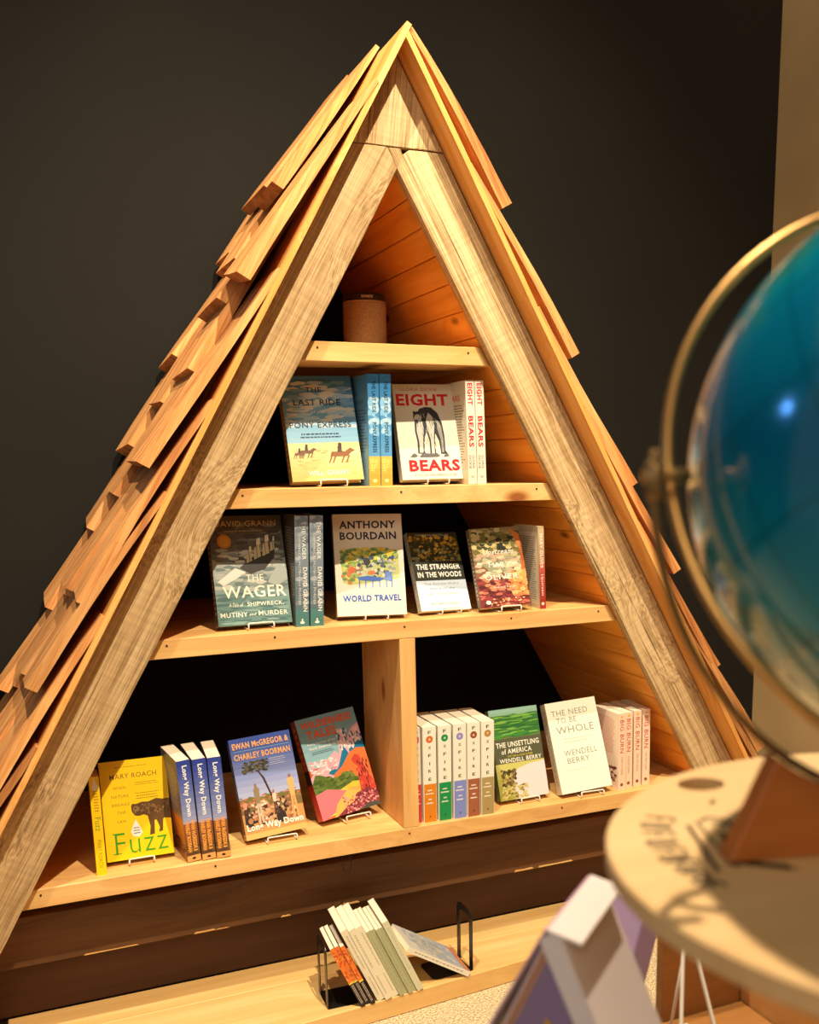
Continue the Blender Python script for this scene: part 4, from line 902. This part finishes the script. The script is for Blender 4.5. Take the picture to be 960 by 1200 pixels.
# ------------------------------------------------------------------ globe on its round stand, in the foreground
GC = Vector((-0.3279, -1.7417, Z(-0.6077))); DZ = Z(-0.811)
tb = empty('round_table', (-0.344, -1.7475, 0)); WORLD[tb.name] = tb.matrix_basis.copy()
tag(tb, 'round pale plywood table top on a post, black stamped lettering, in the foreground', 'table')
def disc():
    R = 0.192; th = 0.013; seg = 96
    hx, hy, hr = -0.0545, 0.158, 0.0165
    bm = bmesh.new()
    V = []; n = seg
    outer = [(R*math.cos(2*math.pi*i/n), R*math.sin(2*math.pi*i/n)) for i in range(n)]
    hole = [(hx+hr*math.cos(2*math.pi*i/24), hy+hr*0.8*math.sin(2*math.pi*i/24)) for i in range(24)]
    def loop(pts, z): return [bm.verts.new((x, y, z)) for x, y in pts]
    rings = {}
    for z, s in ((0, 1), (-0.0015, 1.0), (-th+0.0015, 1), (-th, 1)):
        sc = (R-0.0015)/R if z in (0, -th) else 1
        rings[z] = (loop([(x*sc, y*sc) for x, y in outer], z))
    zs = [0, -0.0015, -th+0.0015, -th]
    for a, b in zip(zs[:-1], zs[1:]):
        for i in range(n): bm.faces.new((rings[a][i], rings[a][(i+1) % n], rings[b][(i+1) % n], rings[b][i]))
    ht = loop(hole, 0); hb_ = loop(hole, -th)
    for i in range(24): bm.faces.new((ht[i], ht[(i+1) % 24], hb_[(i+1) % 24], hb_[i]))
    for ring, hl in ((rings[0], ht), (rings[-th], hb_)):
        es = []
        for L_ in (ring, hl):
            for i in range(len(L_)):
                e = bm.edges.get((L_[i], L_[(i+1) % len(L_)])); es.append(e)
        bmesh.ops.triangle_fill(bm, use_beauty=True, edges=es)
    bmesh.ops.recalc_face_normals(bm, faces=bm.faces)
    me = bpy.data.meshes.new('tabletop'); bm.to_mesh(me); bm.free(); return me
Mt = Matrix.Translation((-0.338, -1.755, DZ))
top = link('tabletop', disc(), PLY, Mt, tb)
link('post', lathe_mesh('post', [(0, 0.03), (0.035, 0.03), (0.035, DZ-0.014), (0, DZ-0.014)], 24), PLY, Matrix.Translation((-0.344, -1.7475, 0)), tb)
link('foot', lathe_mesh('foot', [(0, 0), (0.15, 0), (0.15, 0.02), (0.05, 0.03), (0, 0.03)], 32), PLY, Matrix.Translation((-0.344, -1.7475, 0)), tb)
def stamp():
    P = Print(1, 1); ink = (52, 48, 40)
    cx, cy = 0, 0
    V, F, C_ = P.V, P.F, P.C
    r = random.Random(9)
    def stroke(pts, wd):
        for a, b in zip(pts[:-1], pts[1:]):
            a = Vector(a); b = Vector(b); d = (b-a); nn = Vector((-d.y, d.x)).normalized()*wd/2
            i0 = len(V)
            for q in (a-nn, b-nn, b+nn, a+nn): V.append((q.x, q.y, 0.0003))
            F.append((i0, i0+1, i0+2, i0+3)); C_.append(ink)
    # arc of block letters, too blurred in the photograph to be read: strokes of the same size
    pts = [(-0.116, 0.116), (-0.130, 0.100), (-0.139, 0.079), (-0.144, 0.062), (-0.147, 0.050), (-0.149, 0.036), (-0.1494, 0.0236)]
    for i in range(11):
        t = i/10*(len(pts)-1); k = min(int(t), len(pts)-2); f = t-k
        p = Vector(pts[k])*(1-f)+Vector(pts[k+1])*f; d = (Vector(pts[k+1])-Vector(pts[k])).normalized(); nn = Vector((-d.y, d.x)); hgt = 0.017 if i < 7 else 0.012
        stroke([p-nn*hgt/2, p+nn*hgt/2], 0.0024)
        if i % 2 == 0: stroke([p+nn*hgt/2, p+nn*hgt/2+d*0.006], 0.002); stroke([p, p+d*0.005], 0.002)
        else: stroke([p-nn*hgt/2+d*0.006, p+nn*hgt/2+d*0.003], 0.002); stroke([p-nn*hgt/2, p-nn*hgt/2+d*0.005], 0.002)
    # inner emblem
    stroke([(-0.109, 0.098), (-0.136, 0.034)], 0.0028); stroke([(-0.101, 0.101), (-0.1225, 0.040)], 0.0018); stroke([(-0.0985, 0.100), (-0.090, 0.1035), (-0.0835, 0.096), (-0.086, 0.086), (-0.095, 0.072)], 0.0026)
    stroke([(-0.094, 0.096), (-0.089, 0.092), (-0.092, 0.084)], 0.002)
    for i in range(7):
        p = Vector((-0.103-0.0038*i, 0.078-0.0062*i)); stroke([p, p+Vector((0.007, -0.003))], 0.0022); stroke([p+Vector((0.004, 0.002)), p+Vector((0.002, -0.007))], 0.002)
    for i in range(7):
        p = Vector((-0.123+0.0035*i, 0.038-0.0030*i)); stroke([p, p+Vector((0.004, 0.007))], 0.0026); stroke([p+Vector((0.001, 0.008)), p+Vector((0.005, -0.002))], 0.0022)
    stroke([(-0.067, 0.128), (-0.074, 0.122)], 0.0024)
    P.build('stamped_lettering', lambda u, v, o: (u, v, o), top, Mt)
stamp()
gb_ = empty('globe', (GC.x, GC.y, DZ)); WORLD[gb_.name] = gb_.matrix_basis.copy()
tag(gb_, 'large glossy teal globe in a brass ring on a wooden cradle, right foreground', 'globe')
def globe_mat():
    m, nt, b = new_mat('teal_globe_map'); L = nt.links.new
    tc = N(nt, 'ShaderNodeTexCoord'); n = N(nt, 'ShaderNodeTexNoise'); n.inputs['Scale'].default_value = 9.0; n.inputs['Detail'].default_value = 7; n.inputs['Roughness'].default_value = .6
    L(tc.outputs['Object'], n.inputs['Vector'])
    sea = N(nt, 'ShaderNodeTexNoise'); sea.inputs['Scale'].default_value = 5; L(tc.outputs['Object'], sea.inputs['Vector'])
    r1 = N(nt, 'ShaderNodeValToRGB'); e = r1.color_ramp.elements; e[0].position = .35; e[0].color = lin((0, 96, 130)); e[1].position = .65; e[1].color = lin((0, 148, 148)); L(sea.outputs['Fac'], r1.inputs['Fac'])
    r2 = N(nt, 'ShaderNodeValToRGB'); e = r2.color_ramp.elements; e[0].position = .55; e[0].color = (0, 0, 0, 1); e[1].position = .60; e[1].color = (1, 1, 1, 1); L(n.outputs['Fac'], r2.inputs['Fac'])
    land = N(nt, 'ShaderNodeMixRGB'); L(r2.outputs[0], land.inputs['Fac']); L(r1.outputs[0], land.inputs['Color1']); land.inputs['Color2'].default_value = lin((40, 124, 116))
    # graticule
    sx = N(nt, 'ShaderNodeSeparateXYZ'); L(tc.outputs['Object'], sx.inputs[0])
    at = N(nt, 'ShaderNodeMath', operation='ARCTAN2'); L(sx.outputs['Y'], at.inputs[0]); L(sx.outputs['X'], at.inputs[1])
    dv = N(nt, 'ShaderNodeMath', operation='DIVIDE'); L(sx.outputs['Z'], dv.inputs[0]); dv.inputs[1].default_value = .152
    asn = N(nt, 'ShaderNodeMath', operation='ARCSINE'); L(dv.outputs[0], asn.inputs[0])
    def grid(src, step, w):
        a = N(nt, 'ShaderNodeMath', operation='DIVIDE'); L(src, a.inputs[0]); a.inputs[1].default_value = step
        f = N(nt, 'ShaderNodeMath', operation='FRACT'); L(a.outputs[0], f.inputs[0])
        l = N(nt, 'ShaderNodeMath', operation='LESS_THAN'); L(f.outputs[0], l.inputs[0]); l.inputs[1].default_value = w; return l.outputs[0]
    g1 = grid(at.outputs[0], math.radians(20), .035); g2 = grid(asn.outputs[0], math.radians(20), .035)
    mx = N(nt, 'ShaderNodeMath', operation='MAXIMUM'); L(g1, mx.inputs[0]); L(g2, mx.inputs[1])
    ml = N(nt, 'ShaderNodeMath', operation='MULTIPLY'); L(mx.outputs[0], ml.inputs[0]); ml.inputs[1].default_value = .45
    fin = N(nt, 'ShaderNodeMixRGB'); L(ml.outputs[0], fin.inputs['Fac']); L(land.outputs[0], fin.inputs['Color1']); fin.inputs['Color2'].default_value = lin((0, 60, 66))
    L(fin.outputs[0], b.inputs['Base Color']); b.inputs['Roughness'].default_value = .16; b.inputs['Specular IOR Level'].default_value = .6
    b.inputs['Coat Weight'].default_value = .4; b.inputs['Coat Roughness'].default_value = .08
    return m
AX = Vector((math.cos(math.radians(70))*math.cos(math.radians(-26)), math.sin(math.radians(70))*math.cos(math.radians(-26)), math.sin(math.radians(-26))))
def sphere(name, r, seg=96, rings=48):
    V = []; F = []
    for i in range(rings+1):
        t = math.pi*i/rings
        for j in range(seg): a = 2*math.pi*j/seg; V.append((r*math.sin(t)*math.cos(a), r*math.sin(t)*math.sin(a), r*math.cos(t)))
    for i in range(rings):
        for j in range(seg): F.append((i*seg+j, i*seg+(j+1) % seg, (i+1)*seg+(j+1) % seg, (i+1)*seg+j))
    me = mesh(name, V, F, True); bm = bmesh.new(); bm.from_mesh(me); bmesh.ops.remove_doubles(bm, verts=bm.verts, dist=1e-6); bm.to_mesh(me); bm.free(); return me
e1 = Vector((-math.sin(math.radians(70)), math.cos(math.radians(70)), 0)); e2 = AX.cross(e1).normalized()
if e2.z < 0: e2 = -e2
ax_pole = (e2*math.cos(math.radians(20))+e1*math.sin(math.radians(20))).normalized()
q = Vector((0, 0, 1)).rotation_difference(ax_pole)
link('ball', sphere('ball', 0.152), globe_mat(), Matrix.Translation(GC) @ q.to_matrix().to_4x4(), gb_)
ringr = 0.168
n = 96
link('meridian_ring', tube_mesh('meridian_ring', [e1*math.cos(2*math.pi*i/n)*ringr+e2*math.sin(2*math.pi*i/n)*ringr for i in range(n)], 0.0030, 8, True), BRASS, Matrix.Translation(GC), gb_)
az = math.radians(76); u1 = Vector((-math.sin(az), math.cos(az), 0)); nA = Vector((math.cos(az), math.sin(az), 0))
arcp = [u1*math.cos(math.radians(a))*0.1815+Vector((0, 0, 1))*math.sin(math.radians(a))*0.1815 for a in range(4, -185, -4)]
arm = link('support_arm', tube_mesh('support_arm', arcp, 0.0026, 8), BRASSD, Matrix.Translation(GC), gb_)
for sgn in (1, -1):
    p0 = u1*sgn*0.163; p1 = u1*sgn*0.187
    link('pivot_pin', tube_mesh('pivot_pin', [p0, p1], 0.0035, 12), BRASS, Matrix.Translation(GC), gb_)
    p0 = u1*sgn*0.1800+Vector((0, 0, -0.012)); p1 = u1*sgn*0.1815+Vector((0, 0, 0.008))
    link('pivot_knob', tube_mesh('pivot_knob', [p0, p0+(p1-p0)*.2, p0+(p1-p0)*.8, p1], 0.005, 12, radii=[.0042, .0055, .0055, .0035]), BRASSD, Matrix.Translation(GC), gb_)
# wooden cradle board in the plane of the arm
Mc = frame((GC.x, GC.y, GC.z), -u1, nA, (0, 0, 1))
if Mc.determinant() < 0: Mc = frame((GC.x, GC.y, GC.z), u1, nA, (0, 0, 1))
zbot = DZ+0.0006-GC.z; ctop = Z(-0.7544)-GC.z
a0 = math.degrees(math.asin(-ctop/0.1845)); x_t = math.sqrt(0.1845**2-ctop**2)
pts = [(-0.1375, zbot), (0.1375, zbot)]
pts += [(0.1845*math.cos(math.radians(-a)), 0.1845*math.sin(math.radians(-a))) for a in [a0+(180-2*a0)*i/20 for i in range(21)]]
pts = [p for p in pts if p[1] > zbot+0.004 or p in pts[:2]]
low = [p for p in pts[2:]]
pl = [(-0.1375, zbot), (0.1375, zbot)]+[p for p in low if p[0] > 0]
pr = [p for p in low if p[0] <= 0]
mid = [(0.03, zbot+0.004), (-0.03, zbot+0.004)]
link('cradle_board', prism_mesh('cradle_board', pl+pr, -0.007, 0.007, 0.0008), WALNUT, Mc, gb_)
# ------------------------------------------------------------------ display box and picture books behind the round table
db = empty('display_box', (-0.05, -1.15, 0)); WORLD[db.name] = db.matrix_basis.copy()
tag(db, 'low brown wooden display box on the floor behind the round table', 'display box')
link('body', box_mesh('body', -0.20, 0.05, -1.42, -1.12, 0.0, Z(-1.338), 0.002), BOXWOOD, None, db)
link('tray_floor', box_mesh('tray_floor', -0.20, 0.05, -1.42, -1.12, Z(-1.3375), Z(-1.32), 0.002), BOXWOOD, None, db)
link('back_board', box_mesh('back_board', -0.078, 0.05, -1.118, -1.102, 0.0, Z(-1.02), 0.002), BOXWOOD, None, db)
link('side_board', prism_mesh('side_board', [(-1.42, 0), (-1.10, 0), (-1.10, Z(-1.02)), (-1.20, Z(-1.02)), (-1.42, Z(-1.24))], -0.008, 0.008, 0.001), PINE, frame((0.060, 0, 0), (0, 1, 0), (-1, 0, 0), (0, 0, 1)), db)
def easel_big(x, y, z, yaw, h, label):
    M = Matrix.Translation((x, y, z)) @ Matrix.Rotation(math.radians(yaw), 4, 'Z')
    r = empty('wire_stand', (0, 0, 0)); r.matrix_basis = M; WORLD[r.name] = M.copy(); tag(r, label, 'book stand')
    p = rounded([(-.035, -.05, .003), (-.028, -.02, .004), (-.004, 0.03, h), (.006, .03, h), (.03, -.02, .004), (.036, -.05, .003)], 0.012)
    link('front_wire', tube_mesh('front_wire', p, 0.0026, 8), WIRE, M, r)
    p = rounded([(0, .03, h-.01), (.004, .075, .003), (.03, .078, .003)], 0.01)
    link('back_leg', tube_mesh('back_leg', p, 0.002, 8), WIRE, M, r)
easel_big(-0.098, -1.215, Z(-1.32), -10, 0.155, 'tall white wire stand on the brown display box')
# picture book standing open like a tent, nearest
def tent(name, ridge_a, ridge_b, lefts, rights, th, label, picture=True, cols=((214, 196, 206), (232, 224, 222))):
    A, B = Vector(ridge_a), Vector(ridge_b)
    r = empty(name, (A+B)/2); WORLD[r.name] = r.matrix_basis.copy(); tag(r, label, 'book')
    def slab(nm, p0, p1, p2, p3, col, mat=None, t=th):
        n_ = (Vector(p1)-Vector(p0)).cross(Vector(p3)-Vector(p0)).normalized()*t
        P_ = [Vector(p) for p in (p0, p1, p2, p3)]; V = P_+[p+n_ for p in P_]
        me = mesh(nm, V, [(0, 1, 2, 3), (4, 5, 6, 7), (0, 1, 5, 4), (1, 2, 6, 5), (2, 3, 7, 6), (3, 0, 4, 7)]); bevel_mesh(me, min(t*.2, .0008))
        return link(nm, me, mat or plain('tent_%d_%d_%d' % col, col, .4), None, r)
    return r, slab, A, B
def at(x, y, z): return Vector((x, y, Z(z)))
r, slab, A, B = tent('picture_book', at(-.497, -1.585, -.90), at(-.425, -1.52, -.90), None, None, .003, 'white and purple picture book standing open like a tent, bottom foreground')
# covers slope down to left and right of the ridge
ndir = (B-A).normalized(); side = Vector((ndir.y, -ndir.x, 0))
h = 0.25
LA, LB = A-side*0.135+Vector((0, 0, -h)), B-side*0.135+Vector((0, 0, -h))
RA, RB = A+side*0.115+Vector((0, 0, -h)), B+side*0.115+Vector((0, 0, -h))
cl = slab('left_cover', A-side*0.004, B-side*0.004, LB, LA, (190, 150, 170), t=.0022)
slab('left_page', A+ndir*.001-side*.001, B-side*.001, LB+side*.022, LA+side*.022+ndir*.002, (206, 180, 190), t=.002)
slab('right_cover', A+side*0.004, B+side*0.004, RB, RA, (226, 214, 212), t=.016)
slab('spine', A-side*0.004+Vector((0, 0, .0015)), B-side*0.004+Vector((0, 0, .0015)), B+side*0.020+Vector((0, 0, -.004)), A+side*0.020+Vector((0, 0, -.004)), (226, 214, 206), t=.003)
# inner picture panel that closes the front of the tent
C0, C1, C2 = A+Vector((0, 0, -.010))+ndir*.004, LA+side*.026+ndir*.004, RA-side*.018+ndir*.004
pic = Print(1, 1)
def tri(a, b):  # barycentric-ish: a across 0..1 at depth b 0..1
    return C0.lerp(C1.lerp(C2, a), b)
def addp(pts, col):
    i0 = len(pic.V)
    for a, b in pts: q_ = tri(a, b); pic.V.append((q_.x, q_.y, q_.z))
    pic.F.append(tuple(range(i0, i0+len(pts)))); pic.C.append(col)
offs = [0]
def lay(pts, col):
    k = len(pic.V); addp(pts, col); offs[0] += 1
    nn = -ndir*0.0004*offs[0]
    for i in range(k, len(pic.V)): v = pic.V[i]; pic.V[i] = (v[0]+nn.x, v[1]+nn.y, v[2]+nn.z)
lay([(0.5, 0), (0, 1), (1, 1)], (136, 116, 152)); lay([(0.0, .35), (0.0, 1), (.22, 1), (.3, .35)], (196, 170, 190)); lay([(.40, .22), (.34, .55), (.50, .60), (.70, .30)], (196, 150, 40)); lay([(.25, .45), (.22, .56), (.34, .62), (.46, .55), (.42, .44)], (232, 216, 196)); lay([(.12, .52), (.14, .62), (.26, .60), (.24, .52)], (190, 40, 44)); lay([(.26, .6), (.24, .75), (.40, .78), (.44, .62)], (236, 196, 180)); lay([(.10, .62), (.08, .9), (.22, .9), (.24, .64)], (60, 66, 96)); lay([(.60, .6), (.55, .8), (.75, .8), (.74, .62)], (92, 80, 112))
pic.build('inner_picture', lambda u, v, o: (u, v, o), r, None)
# second, closed book standing further back under the round top
bk = book(-0.212, -1.19, Z(-1.318), 0, 0, 15, 0.030, 0.205, 0.065, False, True, (176, 146, 176), 'slim purple pink book leaning upright under the round table top, beside the wire stand')
